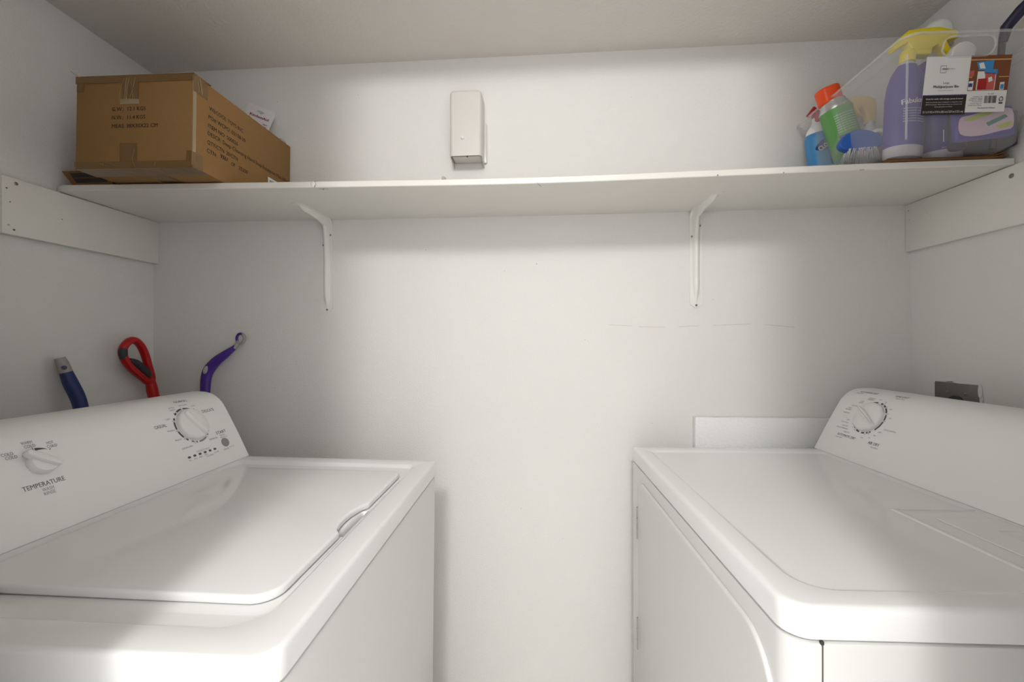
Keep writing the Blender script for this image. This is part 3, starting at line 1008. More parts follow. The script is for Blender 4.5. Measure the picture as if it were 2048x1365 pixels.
# ------------------------------------------------------------ cardboard carton
CX, CY = .1709, -.3835
carton = thing('cardboard_carton', 'large brown sealed cardboard carton with black printing on the left of the shelf', 'cardboard box', (CX, CY, 1.6462), (0, R(1.05), R(-.479)))
W, Dp, H = .300, .380, .2185
bm = NB()
box(bm, 0, W, 0, Dp, 0, H, 0, bev=.0022, seg=2)
# front (camera side) and right side print
FP = lambda x, z: Vector((x, -.0004, z))
SP = lambda y, z: Vector((W + .0004, y, z))
text(bm, 'G.W.:  12.1 KGS', FP, .0945, .1400, width=.0860, cap=.0092, align='l', bold=.006)
text(bm, 'N.W.:  11.4 KGS', FP, .0945, .1200, width=.0850, cap=.0092, align='l', bold=.006)
text(bm, 'MEAS: 38X30X22 CM', FP, .0945, .0997, width=.1170, cap=.0092, align='l', bold=.006)
for s_, y_, z_, w_ in [('WECOOL TOYS INC', .0470, .1635, .1180), ('PO# WCPO  02158-20', .0455, .1415, .1280), ('ITEM NO: 500026', .0445, .1195, .1010), ('DESCR: Deep Cleansing Hand Soap Eucalyptus Mint 500ml', .0440, .1010, .3270),
                       ('QTY/CTN: 20/CTN', .0430, .0790, .1030), ('CTN:', .0420, .0580, .0310), ('OF', .1230, .0585, .0140), ('25200', .1500, .0590, .0350)]:
    text(bm, s_, SP, y_, z_, width=w_, cap=.0098, align='l', bold=.003)
text(bm, '9361', SP, .0860, .0625, width=.0240, cap=.0110, align='l', bold=.03, shear=.3)
# top flap seam
box(bm, .0, W, Dp / 2 - .0008, Dp / 2 + .0008, H + .0001, H + .0004, 2)
build('box_body', bm, [M_CARD, M_BLACK, M_CARD2], carton, sharp=40)
def tape(name, parts, m_, lab=None):
    b = NB()
    for (x0, x1, y0, y1, z0, z1) in parts:
        box(b, x0, x1, y0, y1, z0, z1)
    o = build(name, b, m_, carton)
    if lab: o['label'] = lab
t1 = -.0012
tape('packing_tape', [(-.001, W + .0014, t1, -.0005, H - .016, H + .001), (-.001, W + .0014, t1, .052, H + .0006, H + .0014), (W + .0006, W + .0014, -.001, .040, H - .040, H + .001)], M_TAPE, 'brown tape folded over the top front edge')
tape('packing_tape', [(-.001, W + .0014, t1, -.0005, -.001, .015), (-.001, W + .0014, t1, .05, -.0014, -.0006), (W + .0006, W + .0014, -.001, .030, -.001, .036), (W - .014, W + .001, t1, -.0005, .015, .038)], M_TAPE, 'brown tape folded over the bottom front edge')
tape('packing_tape', [(.117, .160, t1 - .0003, -.0007, .014, .058)], M_TAPE, 'short brown tape end at the bottom centre')
tape('packing_tape', [(.120, .162, t1 - .0003, -.0007, H - .058, H - .014)], M_TAPE, 'short brown tape end at the top centre')
tape('packing_tape', [(.116, .164, t1 - .0005, -.0009, H - .068, H - .056)], M_TAPE2, 'clear tape end on the front')
tape('packing_tape', [(.002, .020, t1, -.0006, H - .035, H - .014)], M_TAPE, 'short brown tape end at the top left corner')
tape('packing_tape', [(.140, .190, .05, .375, -.0012, -.0005)], M_TAPE, 'brown tape along the bottom seam')
def wrinkle(p, r_):
    b = NB(); tube(b, p, r_, 5); build('tape_wrinkle', b, M_TAPE2, carton)
for k in range(8):
    x0 = random.uniform(.120, .158); x1 = x0 + random.uniform(-.016, .016)
    wrinkle([(x0, t1 - .0006, H - .006), ((x0 + x1) / 2 + random.uniform(-.004, .004), t1 - .0014, H - .034), (x1, t1 - .0006, H - .060)], .0003)
for k in range(4):
    x0 = random.uniform(.03, .27); x1 = x0 + random.uniform(-.03, .03)
    wrinkle([(x0, t1 - .0006, .003), ((x0 + x1) / 2, t1 - .0012, .007), (x1, t1 - .0006, .013)], .0003)
for k in range(3):
    yy = random.uniform(.006, .018)
    wrinkle([(W + .0016, yy, H - .002), (W + .0022, yy + .004, H - .02), (W + .0016, yy + .008, H - .036)], .0003)
wrinkle([(.155, t1 - .0006, .045), (.150, t1 - .001, .02), (.158, t1 - .001, -.001), (.20, .02, -.0016)], .0004)
bm = NB(); tube(bm, [(.010, -.001, H - .002), (.003, -.004, H + .004), (-.011, -.004, H + .013)], .0008, 5)
build('loose_tape_strand', bm, M_TAPE2, carton)
bm = NB()
box(bm, W - .0006, W + .0012, -.0016, .0, .004, H - .004)
box(bm, W + .0003, W + .0012, -.0016, .008, .004, H - .004)
build('packing_tape', bm, M_TAPE2, carton)['label'] = 'clear tape along the front corner edge'
bm = NB()
SL = lambda y, z: Vector((W + .0014, y, z))
box(bm, W + .0004, W + .0011, .2710, .362, .012, .0800, 0)
text(bm, 'WIC-500', SL, .276, .0700, width=.040, cap=.0085, align='l', bold=.01)
for k in range(14):
    y_ = .277 + k * .0052
    rectpatch(bm, y_, y_ + random.choice((.0012, .0022, .003)), .030, .058, SL, 1)
build('shipping_label', bm, [M_PAPER, M_BLACK], carton)

# small open carton squeezed between the big carton and the left wall
t = thing('open_cardboard_box', 'small dark brown open cardboard box squeezed between the big carton and left wall', 'cardboard box', (.115, -.16, 1.6438))
L0 = Vector(t.location)
bm = NB()
x0, x1, y0, y1, hh, w_ = .0660, .1640, -.262, -.05, .088, .003
box(bm, x0, x1, y0, y0 + w_, 0, hh, 0); box(bm, x0, x1, y1 - w_, y1, 0, hh, 0)
box(bm, x0, x0 + w_, y0 + w_, y1 - w_, 0, hh, 0); box(bm, x1 - w_, x1, y0 + w_, y1 - w_, 0, hh, 0)
box(bm, x0 + w_, x1 - w_, y0 + w_, y1 - w_, 0, w_, 0)
for v in bm.verts:
    v.co.x -= L0.x; v.co.y -= L0.y
build('box_body', bm, M_CARD2, t)
bm = NB()
q = [(.0515, .0006), (.1640, .0006), (.1640, .0385), (.0190, .0385)]
prism(bm, q, 0, .003, place=lambda x, z, h: Vector((x - L0.x, -.2850 - h - L0.y - .0, z)))
pp = lambda x, z: Vector((x - L0.x, -.2884 - L0.y, z))
patch(bm, [(.0620, .0060), (.150, .0060), (.150, .0325), (.0430, .0325)], pp, 1)
patch(bm, [(.0580, .0180), (.150, .0180), (.150, .0195), (.0570, .0195)], lambda x, z: Vector((x - L0.x, -.2887 - L0.y, z)), 0)
fixn(bm)
build('flap', bm, [M_CARD2, M_BLACK], t)

# packaged meat tenderizer behind the carton
t = thing('packaged_kitchen_tool', 'packaged kitchen tool with white hang card lying on top of the big carton', 'packaged tool', (.40, -.05, 1.8655))
L0 = Vector(t.location)
ca = Vector((.3600, -.0360, 1.9905)); cb = Vector((.4480, -.0360, 1.9530))
ex = (cb - ca).normalized(); ez = Vector((ex.z, 0, -ex.x)) * -1
ez = Vector((-ex.z, 0, ex.x))
def CP(x, y, h=0.0):
    return ca + ex * x + ez * y + Vector((0, -h, 0)) - L0
wd = (cb - ca).length
bm = NB()
outer = rrect(0, wd, -.088, 0, .009, 5)
hole = smooth_path([(.034, -.0165), (.040, -.0125), (.048, -.0115), (.056, -.0125), (.062, -.0165), (.0555, -.0180), (.0515, -.0215), (.0485, -.0215), (.0445, -.0180), (.038, -.0180)], 2, True)
ov = [bm.verts.new(CP(x, y, 0)) for x, y in outer]
hv = [bm.verts.new(CP(x, y, 0)) for x, y in hole]
es = [bm.edges.new((a[i], a[(i + 1) % len(a)])) for a in (ov, hv) for i in range(len(a))]
bmesh.ops.triangle_fill(bm, edges=es, use_beauty=True)
fixn(bm)
bmesh.ops.solidify(bm, geom=bm.faces[:], thickness=.0012)
zmax = max(abs(v.co.y - (ca.y - L0.y)) for v in bm.verts)
front = min(v.co.y for v in bm.verts)
TP = lambda x, y: Vector((CP(x, y).x, front - .0003, CP(x, y).z))
text(bm, 'KitchenAid', TP, .0500, -.0305, width=.066, cap=.0082, mi=1, bold=.03)
text(bm, 'MEAT', TP, .078, -.0480, width=.016, cap=.0045, mi=2, bold=.01)
text(bm, 'TENDERIZER', TP, .066, -.0560, width=.040, cap=.0045, mi=2, bold=.01)
build('hang_card', bm, [M_PAPER, M_REDINK, M_BLACK], t)
bm = NB()
tube(bm, [(-.10, .020, .012), (-.02, .022, .012), (.030, .024, .012)], .0085, 14)
build('tenderizer', bm, M_GREYP, t)
t = thing('metal_jar_lid', 'small round grey metal lid on top of the big carton, right rear corner', 'lid', (.4580, -.0280, 1.8570))
bm = NB()
lathe(bm, [(.0150, 0), (.0158, .001), (.0158, .010), (.0140, .0135), (.0100, .0150), (.0005, .0155)], 32)
build('lid_shell', bm, M_CANM, t)
bm = NB()
lathe(bm, [(.0164, .0010), (.0164, .0040), (.0160, .0045)], 32, cap0=False, cap1=False)
build('rubber_ring', bm, M_CHAR, t)

# ------------------------------------------------------------ right end of the shelf
# folded cardboard under the bin
bm = NB()
nseg = 26
for lay in range(3):
    rings = []
    for i in range(nseg + 1):
        x = 2.085 + (2.338 - 2.085) * i / nseg
        lift = .0085 * max(0, (x - 2.30) / .038) ** 1.3 * (lay * .9 + .2) + .0006 * math.sin(x * 60 + lay)
        lift = max(0, lift)
        ya = -.288 + lay * .004
        yb = -.215
        z = shelf_top(x, -.28) + .0006 + lay * .0028 + lift
        if x > 2.30: z += 0
        rings.append([(x, ya, z), (x, yb, z), (x, yb, z + .0026), (x, ya, z + .0026)])
    loft(bm, rings)
fixn(bm)
tag(build('folded_cardboard', bm, M_CARD2, sharp=50), 'flattened brown cardboard lying on the shelf under the clear bin', 'cardboard')

# ---- the clear bin
BZ = 1.6555
binr = thing('storage_bin', 'clear plastic storage bin full of cleaning supplies at the right end of the shelf', 'storage bin', (2.0580, -.3760, BZ), (R(-1.5), 0, R(1.8)))
BH = .2165
bt = [(.016, .262, .030, .345), (-.006, .272, -.006, .3680)]   # x0,x1,y0,y1 at bottom and top (local, y away from camera)
def bin_ring(z, ins, grow=0.0, rad=.030):
    k = z / BH
    x0 = bt[0][0] + (bt[1][0] - bt[0][0]) * k - grow + ins
    x1 = bt[0][1] + (bt[1][1] - bt[0][1]) * k + grow - ins
    y0 = bt[0][2] + (bt[1][2] - bt[0][2]) * k - grow + ins
    y1 = bt[0][3] + (bt[1][3] - bt[0][3]) * k + grow - ins
    return [(x, y, z) for x, y in rrect(x0, x1, y0, y1, max(.004, rad - ins), 8)]
bm = NB()
rings = [bin_ring(.0, .012, 0, .03), bin_ring(.002, .004, 0), bin_ring(.008, 0), bin_ring(.060, 0), bin_ring(.0605, 0, .0015), bin_ring(.064, 0, .0015), bin_ring(.0645, 0, .0022), bin_ring(.186, 0, .0022), bin_ring(.1865, 0, .0045), bin_ring(BH - .001, 0, .0045)]
vr = loft(bm, rings, cap1=False)
# cut the oval hand hole on the near end
fixn(bm)
def facey(z):
    k = z / BH
    return bt[0][2] + (bt[1][2] - bt[0][2]) * k - (.0045 if z > .186 else .0022)
bmesh.ops.solidify(bm, geom=bm.faces[:], thickness=.0016)
body = build('bin_body', bm, M_BIN, binr, sharp=25)
bm = NB()
ro = bin_ring(BH, 0, .0075); ri = bin_ring(BH, 0, .0030); 
rings = [bin_ring(BH - .004, 0, .0047), [(x, y, BH - .005) for x, y, z in bin_ring(BH, 0, .0075)], [(x, y, BH) for x, y, z in bin_ring(BH, 0, .0080)], [(x, y, BH + .0006) for x, y, z in bin_ring(BH, 0, .0035)], [(x, y, BH - .003) for x, y, z in bin_ring(BH, 0, .0030)]]
loft(bm, rings, cap0=False, cap1=False)
build('rim', bm, M_BINR, binr, sharp=40)
# handle opening cut as a boolean so that it is a true hole
hx0, hx1, hz0, hz1 = .066, .168, .170, .206
cb_ = NB()
prism(cb_, rrect(hx0, hx1, hz0, hz1, .0165, 8), -.02, .02, place=lambda x, z, h: Vector((x, h - .004, z)))
fixn(cb_)
cutter = build('cutter', cb_, M_BIN, binr)
md = body.modifiers.new('b', 'BOOLEAN'); md.operation = 'DIFFERENCE'; md.object = cutter; md.solver = 'EXACT'
dg = bpy.context.evaluated_depsgraph_get(); dg.update()
nm = bpy.data.meshes.new_from_object(body.evaluated_get(dg))
body.modifiers.clear()
body.data = nm
bpy.data.objects.remove(cutter)
bm = NB()
oo = rrect(hx0 - .001, hx1 + .001, hz0 - .001, hz1 + .001, .0175, 8)
tube(bm, [(x, facey(z) - .0010, z) for x, z in oo], .0022, 8, closed=True, up=Vector((0, 1, 0)))
build('handle_rim', bm, M_BINR, binr, sharp=60)
bm = NB()
for (x, y) in ((.010, .020),):
    k0, k1 = .012, .180
    def cp(z):
        k = z / BH
        return (bt[0][0] + (bt[1][0] - bt[0][0]) * k + .004, bt[0][2] + (bt[1][2] - bt[0][2]) * k + .004, z)
    tube(bm, [cp(k0), cp(.06), cp(.12), cp(k1)], .0022, 8)
build('corner_rib', bm, M_BINR, binr)
# label on the near face
bm = NB()
def LP(x, z, o=.0030):
    x = .036 + (x - .038) * .895
    z = z - .006
    return Vector((x, facey(z if z < .185 else .185) - o, z))
lx0, lx1, lz0, lz1 = .038, .228, .062, .176
sp0 = .138   # split between the white/black half and the photo half
lab0 = lambda x, z: LP(x, z, .0016)
L1 = lambda x, z: LP(x, z, .0021)
L2 = lambda x, z: LP(x, z, .0025)
L3 = lambda x, z: LP(x, z, .0029)
L4 = lambda x, z: LP(x, z, .0033)
rectpatch(bm, lx0, lx1, lz0 + .004, lz1, lab0, 0)
rectpatch(bm, lx0, sp0, lz0, lz0 + .0380, L1, 1)
rectpatch(bm, lx0, sp0, lz0 + .0380, lz0 + .0395, L1, 2)
# square mark with two words
for (a, b2, c, d) in ((.0715, .0850, .1440, .1446), (.0715, .0850, .1574, .1580), (.0715, .0721, .1440, .1580), (.0844, .0850, .1440, .1490), (.0844, .0850, .1540, .1580)):
    rectpatch(bm, a, b2, c, d, L1, 2)
text(bm, 'MAIN', L2, .0760, .1515, width=.0125, cap=.0028, align='l', mi=1, bold=.03)
text(bm, 'STAYS', L2, .0892, .1515, width=.0145, cap=.0028, align='l', mi=3)
text(bm, 'Large', L2, .0880, .1245, width=.0140, cap=.0040, mi=1)
text(bm, 'Multipurpose Bin', L2, .0885, .1175, width=.0570, cap=.0052, mi=1, bold=.02)
text(bm, 'Bote grande multiusos', L2, .0885, .1100, width=.0350, cap=.0026, mi=3)
text(bm, 'Great for under sink storage, pantry & more!', L2, .0880, .0935, width=.0840, cap=.0030, mi=0, bold=.02)
text(bm, 'Ideal para guardar bajo el fregadero, la despensa y mas', L2, .0880, .0870, width=.0820, cap=.0018, mi=0)
text(bm, 'BPA free plastic. Wash before first use and dry well', L2, .0880, .0825, width=.0820, cap=.0018, mi=0)
text(bm, 'Bote apto para uso diario', L2, .0880, .0780, width=.0400, cap=.0018, mi=0)
text(bm, '15.1 in X 10.2 in X 9.9 in (38.3 cm X 25.9 cm X 25.1 cm)', L2, .0880, .0680, width=.0920, cap=.0042, mi=0)
# photo half: a brown cupboard with a bin of snacks
rectpatch(bm, sp0, lx1, .1080, lz1, L1, 4)
rectpatch(bm, sp0, lx1, .1660, .1685, L2, 5); rectpatch(bm, .2050, lx1, .1330, .1348, L2, 5); rectpatch(bm, sp0, .1450, .1330, .1348, L2, 5)
patch(bm, [(.151, .163), (.190, .1660), (.189, .148), (.158, .147)], L2, 6)
patch(bm, [(.156, .160), (.166, .162), (.172, .150), (.160, .150)], L3, 8)
rectpatch(bm, .156, .198, .1085, .1450, L2, 8)
patch(bm, [(.172, .1430), (.196, .1410), (.196, .1090), (.178, .1090)], L3, 7)
patch(bm, [(.170, .1490), (.200, .1480), (.200, .1380), (.171, .1400)], L3, 6)
patch(bm, [(.158, .1300), (.178, .1310), (.178, .1090), (.158, .1090)], L4, 9)
patch(bm, [(.180, .1320), (.188, .1340), (.191, .1260), (.182, .1230)], L4, 8)
patch(bm, [(.1385, .146), (.148, .147), (.148, .136), (.1385, .135)], L2, 7)
patch(bm, [(.1385, .126), (.149, .127), (.149, .109), (.1385, .109)], L2, 8)
patch(bm, [(.1385, .122), (.147, .122), (.147, .115), (.1385, .115)], L3, 2)
patch(bm, [(.209, .123), (.219, .124), (.219, .1085), (.209, .1085)], L2, 8)
patch(bm, [(.2105, .119), (.2175, .119), (.2175, .110), (.2105, .110)], L3, 6)
for k in range(22):
    x = .1790 + k * .00125
    rectpatch(bm, x, x + random.choice((.0004, .0007, .0009)), .0830, .0975, L2, 1)
text(bm, 'MS-19250', L2, .192, .1010, width=.013, cap=.0022, mi=1)
for k, s_ in enumerate(['Contents: 1 bin', 'Made in China', 'Model no. 19250', 'Do not microwave', 'Not for heat use', 'Keep from flame']):
    text(bm, s_, L2, .1740, .0965 - k * .0034, width=.0220 + .004 * (k % 3), cap=.0022, align='r', mi=1)
text(bm, 'Distributed by Walmart', L2, .1860, .0740, width=.0400, cap=.0028, mi=2, bold=.01)
arcpatch(bm, .2165, .0905, .0035, .0050, 20, 140, L2, 1, 5); arcpatch(bm, .2165, .0905, .0035, .0050, 150, 260, L2, 1, 5); arcpatch(bm, .2165, .0905, .0035, .0050, 275, 375, L2, 1, 5)
rectpatch(bm, .2120, .2210, .0815, .0840, L2, 1)
fixl = [f for f in bm.faces]
o = build('product_label', bm, [M_PAPER, M_BLACK, M_CNAVY, M_GREYP, M_BROWN, M_TAN, M_LBLUE, M_LRED, M_PAPER, M_REDC], binr)
o['label'] = 'white black and brown paper label on the near end'

# ---- contents of the bin (each its own thing, world positions)
FZ = BZ + .0028
def fz(y):
    return FZ - (y + .376) * .0262

def bottle(t, prof, sx, sy, m_, label_rng=None, lm=None, nm='bottle_body'):
    b = NB()
    lathe(b, prof, 36, 0, sx, sy)
    fixn(b)
    build(nm, b, m_, t, sharp=50)
    if label_rng:
        z0, z1 = label_rng
        b = NB()
        pr = []
        zz = sorted(set([z0 + (z1 - z0) * k / 12 for k in range(13)] + [p[1] for p in prof if z0 < p[1] < z1]))
        for z in zz:
            for (r0, a), (r1, b2) in zip(prof, prof[1:]):
                if a <= z <= b2 and b2 > a:
                    pr.append((r0 + (r1 - r0) * (z - a) / (b2 - a) + .0006, z)); break
        lathe(b, pr, 36, 0, sx, sy, cap0=False, cap1=False)
        fixn(b)
        return b
# 1: purple cleaner with a yellow trigger sprayer
t = thing('spray_bottle', 'purple spray bottle with bright yellow trigger head in the clear bin', 'spray bottle', (2.1440, -.2450, FZ), (0, R(3), 0))
prof = [(.030, 0), (.038, .003), (.040, .012), (.040, .035), (.041, .10), (.041, .15), (.038, .18), (.030, .207), (.018, .228), (.0125, .236), (.0125, .247), (.010, .248)]
b = bottle(t, prof, 1.0, .72, M_LILAC, (.028, .226), M_PLAB)
FPx = lambda x, z: Vector((x, -.0300 - .0004, z))
def onb(x, z, r, sy, off=.0012):
    xx = max(-.98 * r, min(.98 * r, x))
    return Vector((xx, -math.sqrt(max(0, r * r - xx * xx)) * sy - off, z))
text(b, 'Fabuloso', lambda x, z: onb(x, z, .041, .72), .0, .130, width=.052, cap=.012, mi=1, bold=.02, rot=.12)
for k in range(6):
    text(b, 'all purpose cleaner', lambda x, z: onb(x, z, .041, .72), .0, .112 - k * .006, width=.045, cap=.003, mi=1)
fixn(b)
build('label_sleeve', b, [M_PLAB, M_WHITEP], t, sharp=50)
def trigger(t, pts, y0, th_, m_, ox, oz, oy, nm='trigger_head'):
    b = NB()
    prism(b, pts, -th_ / 2, th_ / 2, bev=min(.003, th_ * .3), seg=3, place=lambda x, z, h: Vector((x - ox, y0 + h - oy, z - oz)))
    fixn(b)
    return build(nm, b, m_, t, sharp=50)
def pxy(px, py):   # helper for outlines drawn on the plane y=-.25 (metres from a sketch grid)
    return (2.1063 + (px - 1773) * .001114, 1.9228 - (py - 100) * .00106)
# outline of the sprayer: back hump, nozzle to the right, lever hanging below the nozzle
ol = [(1771, 100), (1776, 88), (1788, 73), (1801, 61), (1830, 56), (1862, 53), (1898, 62), (1900, 76), (1876, 83), (1884, 100), (1893, 112), (1885, 116), (1872, 104), (1860, 92), (1850, 100), (1847, 114), (1812, 114), (1806, 98), (1800, 88), (1786, 98), (1776, 104)]
ol = [pxy(*p) for p in ol]
ar = sum(a[0] * b2[1] - b2[0] * a[1] for a, b2 in zip(ol, ol[1:] + ol[:1]))
if ar < 0: ol.reverse()
t2 = t
b = NB()
prism(b, ol, -.011, .011, bev=.003, seg=3, place=lambda x, z, h: Vector((x - 2.1440, h, z - FZ)))
fixn(b)
build('trigger_head', b, M_YEL, t, sharp=50)
b = NB(); lathe(b, [(.0155, .234), (.0155, .256), (.012, .262)], 24, M=Matrix.Translation((.012, 0, 0)) if False else None); build('collar', b, M_YEL, t)

# 2: second purple jug, white cap
t = thing('cleaner_jug', 'purple cleaner jug with a rounded white cap at the near right inside the clear bin', 'bottle', (2.2620, -.1990, fz(-.22)), (0, 0, R(2)))
t.scale = (1, 1, 1.10)
prof = [(.034, 0), (.043, .004), (.046, .014), (.046, .12), (.046, .205), (.042, .235), (.030, .258), (.0200, .270), (.0200, .280), (.018, .281)]
b = bottle(t, prof, 1.0, .92, M_LILAC, (.030, .235))
pj = lambda x, z: onb(x, z, .046, .92)
rectpatch(b, -.044, -.020, .046, .072, pj, 1)
for k in range(9):
    rectpatch(b, -.0425, -.0215, .049 + k * .0024, .0502 + k * .0024, lambda x, z: onb(x, z, .046, .92, .0016), 2)
text(b, 'dermatologist tested formula', pj, .006, .034, width=.060, cap=.0035, mi=1)
fixn(b)
build('label_sleeve', b, [M_PLAB, M_WHITEP, M_CNAVY], t, sharp=50)
b = NB()
lathe(b, [(.0260, .268), (.0300, .271), (.0310, .280), (.0300, .302), (.0270, .316), (.0200, .3260), (.0100, .3305), (.0005, .3315)], 28)
fixn(b); build('cap', b, M_WHITEP, t)

# 3: sponge pack against the near end
t = thing('sponge_pack', 'flat pack of pink and lime scrub sponges against the near end of the clear bin', 'sponge pack', (2.2420, -.3325, FZ + .004), (0, R(-5), R(1)))
b = NB()
box(b, -.060, .060, -.007, .007, .004, .070, 0, bev=.005, seg=3)
gp_ = lambda x, z: Vector((x, -.0074, z))
gp2 = lambda x, z: Vector((x, -.0078, z))
patch(b, smooth_path([(-.054, .018), (-.02, .010), (.03, .016), (.054, .022), (.055, .060), (.02, .062), (-.03, .056), (-.052, .050)], 3, True), gp_, 1)
patch(b, [(-.045, .046), (-.01, .058), (.030, .060), (.0, .050), (-.03, .043)], gp2, 2)
patch(b, [(.000, .036), (.040, .050), (.046, .044), (.004, .028)], gp2, 3)
patch(b, [(.020, .028), (.052, .034), (.053, .026), (.028, .020)], gp2, 2)
build('wrapper', b, [M_PLAB, M_PINK, M_LIME, M_TEAL], t, sharp=50)

# 4: red nozzle, blue label bottle in the far left corner
t = thing('toilet_cleaner_bottle', 'white bottle with blue label and dark red angled spout in the clear bin', 'bottle', (2.0930, -.0620, fz(-.05) + .006), (0, R(-8), R(-3)))
prof = [(.030, 0), (.037, .003), (.039, .012), (.039, .11), (.038, .150), (.030, .172), (.017, .190), (.014, .196), (.014, .206), (.012, .207)]
b = bottle(t, prof, 1.05, .75, M_WHITEP, (.060, .160))
bl = lambda x, z: onb(x, z, .0405, .73)
patch(b, smooth_path([(-.030, .092), (-.010, .085), (.018, .096), (.026, .108), (.010, .116), (-.016, .112)], 3, True), lambda x, z: onb(x, z + .02, .0405, .73, .0016), 2)
text(b, 'CLOROX', lambda x, z: onb(x, z + .02, .0405, .73, .0020), -.002, .100, width=.048, cap=.012, mi=1, bold=.02, rot=.45)
fixn(b)
build('label_sleeve', b, [M_CBLUE, M_WHITEP, M_CNAVY], t, sharp=50)
b = NB()
tube(b, [(.002, 0, .192), (.001, 0, .212), (-.008, 0, .230), (-.024, 0, .216)], [.0150, .0145, .0110, .0045], 16)
fixn(b)
o = build('spout', b, M_REDC, t); o['label'] = 'dark red angled spout'

# 5: green aerosol can, tilted, orange cap
t = thing('aerosol_can', 'tilted green aerosol can with an orange cap in the clear bin', 'aerosol can', (2.1170, -.1380, fz(-.14) + .0095), (R(0), R(-17), R(0)))
K = 1.10
b = NB()
lathe(b, [(.030 * K, 0), (.033 * K, .002), (.033 * K, .004), (.0325 * K, .008), (.0325 * K, .186), (.033 * K, .189), (.030 * K, .196), (.0265 * K, .205), (.0255 * K, .210), (.022, .212)], 32)
fixn(b); build('can_body', b, M_CANM, t, sharp=50)
b = NB()
lathe(b, [(.0328 * K, .009), (.0328 * K, .060)], 32, 1, cap0=False, cap1=False); lathe(b, [(.0328 * K, .060), (.0328 * K, .186)], 32, 0, cap0=False, cap1=False)
bmesh.ops.remove_doubles(b, verts=b.verts[:], dist=1e-5)
cr = .0328 * K
cl = lambda x, z: onb(x, z, cr, 1.0, .0004)
for k in range(8):
    text(b, 'kills germs and odors fast', cl, .0, .165 - k * .0062, width=.054, cap=.0032, mi=2)
for k in range(8):
    rectpatch(b, -.028 + k * .007, -.021 + k * .007, .098, .112, cl, 3)
text(b, 'DANGER', lambda x, z: onb(x, z, cr, 1.0, .0009), -.006, .088, width=.036, cap=.010, mi=4, bold=.03)
for k in range(3):
    rectpatch(b, .014 + k * .0045, .0185 + k * .0045, .080, .096, lambda x, z: onb(x, z, cr, 1.0, .0007), 5)
fixn(b)
build('can_label', b, [M_GREEN, M_TEAL, M_WHITEP, M_CNAVY, M_LIME, M_LRED], t, sharp=50)
b = NB()
# flip top cap with a rounded hinge lobe on the left
o5 = rrect(-.0250, .0245, -.0245, .0245, .0242, 8)
prism(b, [(x - (.008 if x < -.012 else 0), y) for x, y in o5], .2080, .2490, bev=.005, seg=3)
fixn(b)
build('cap', b, M_ORANGE, t, sharp=50)

# 6: scrub brush
t = thing('scrub_brush', 'blue scrub brush with white bristles lying against the left side of the clear bin', 'brush', (2.0870, -.1950, fz(-.195)), (0, R(0), R(-8)))
b = NB()
prism(b, smooth_path([(-.052, .068), (-.040, .092), (-.012, .105), (.020, .098), (.046, .078), (.040, .060), (.0, .050), (-.03, .052)], 3, True)[::-1], -.010, .010, bev=.004, seg=3, place=lambda x, z, h: Vector((x, h, z)))
fixn(b); build('brush_block', b, M_BRUSHB, t, sharp=60)
b = NB()
for i in range(260):
    x0 = random.uniform(-.032, .030); y0 = random.uniform(-.012, .012)
    z0 = .058
    dx = random.uniform(-.012, .008) + x0 * .25; dy = random.uniform(-.008, .008)
    zt = random.uniform(.004, .012)
    w2 = .0011
    a = b.verts.new((x0 - w2, y0, z0)); c = b.verts.new((x0 + w2, y0, z0)); c2 = b.verts.new((x0, y0 + w2, z0)); d = b.verts.new((x0 + dx, y0 + dy, zt))
    b.faces.new((a, c, d)); b.faces.new((c, c2, d)); b.faces.new((c2, a, d))
bo = build('bristles', b, M_BRIST, t, sharp=180)
bo['kind'] = 'stuff'
b = NB()
tube(b, smooth_path([(.020, 0, .088), (.034, .0, .100), (.052, .0, .098), (.070, 0, .108)], 4), [.006] * 13, 12)
tube(b, [(.052, 0, .098), (.058, 0, .112), (.066, 0, .128)], [.006, .007, .009], 12)
build('handle_neck', b, M_WHITEP, t, sharp=60)
b = NB()
tube(b, smooth_path([(.060, 0, .118), (.070, 0, .135), (.082, .004, .155), (.092, .008, .176)], 4), [.008, .010, .012, .0125, .013, .013, .013, .013, .013, .012, .011, .010, .007], 14)
build('handle_grip', b, M_BRUSHB, t, sharp=60)

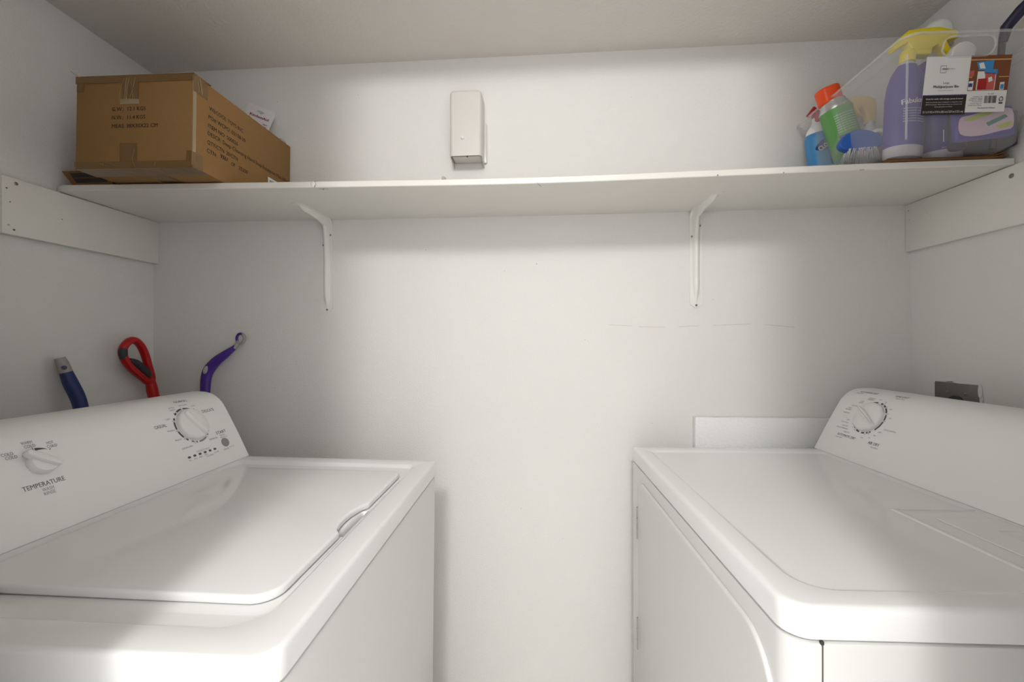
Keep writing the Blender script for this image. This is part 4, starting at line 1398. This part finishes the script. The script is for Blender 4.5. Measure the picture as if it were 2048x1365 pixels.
# 7: small beige sprayer at the far end
t = thing('mist_bottle', 'slim bottle with a beige trigger sprayer at the far end of the clear bin', 'spray bottle', (2.2050, -.0600, fz(-.06)))
prof = [(.020, 0), (.024, .003), (.025, .01), (.025, .13), (.022, .155), (.012, .178), (.010, .184), (.010, .194), (.008, .195)]
bottle(t, prof, 1, 1, M_LILAC)
b = NB()
ol = [(-.062, .2580), (-.060, .2480), (-.046, .2440), (-.044, .2360), (-.034, .2140), (-.026, .2080), (-.024, .2120), (-.030, .2250), (-.026, .2400), (-.014, .2200), (-.012, .1900), (.012, .1900), (.014, .2300), (.010, .2560), (-.020, .2660), (-.045, .2620)]
prism(b, ol, -.008, .008, bev=.0022, seg=2, place=lambda x, z, h: Vector((x, h, z)))
fixn(b); build('trigger_head', b, M_BEIGE, t, sharp=50)

# 8: white domed second cap / spray head seen above the rim, with a dark blue bottle
t = thing('blue_bottle', 'dark blue bottle with slanted white cap behind the handle hole of the clear bin', 'bottle', (2.2180, -.2990, FZ + .001), (0, 0, R(0)))
prof = [(.016, .074), (.020, .077), (.021, .09), (.021, .17), (.019, .183), (.014, .192), (.0120, .196)]
prof = [(r_, z - .073 if False else z) for r_, z in prof]
prof = [(.014, 0), (.0165, .003), (.0175, .010), (.0175, .172), (.016, .186), (.012, .196), (.0120, .200)]
bottle(t, prof, 1, .8, M_NAVY)
b = NB()
prism(b, smooth_path([(-.020, .196), (-.012, .190), (.018, .192), (.030, .205), (.034, .222), (.020, .236), (.0, .236), (-.014, .222)], 3, True), -.010, .010, bev=.003, seg=2, place=lambda x, z, h: Vector((x, h, z)))
fixn(b); build('cap', b, M_WHITEP, t, sharp=50)

# 9: dark handle sticking out of the near right corner
t = thing('black_handled_duster', 'dark navy rod handle sticking out of the near right corner of the clear bin', 'handle', (2.2960, -.2950, FZ + .002))
L0 = Vector(t.location)
b = NB()
tube(b, [(0, 0, 0), tuple(Vector((2.2900, -.322, 1.885)) - L0)], .0060, 14)
build('rod', b, M_CHAR, t)
b = NB()
tube(b, [tuple(Vector(p) - L0) for p in [(2.2895, -.3235, 1.880), (2.2905, -.330, 1.908), (2.3060, -.345, 1.935), (2.3250, -.362, 1.960)]], [.0075, .0105, .0110, .0105], 16)
build('handle', b, M_NAVY, t)

# 10: dark pouch beside the bin
t = NB()
box(t, 2.3365, 2.3450, -.300, -.10, 1.6660, 1.745, 0, bev=.004, seg=3)
for v in t.verts:
    v.co.x += .0  # soft slab
tag(build('black_pouch', t, M_NAVY), 'dark pouch wedged between the clear bin and the right wall', 'pouch')
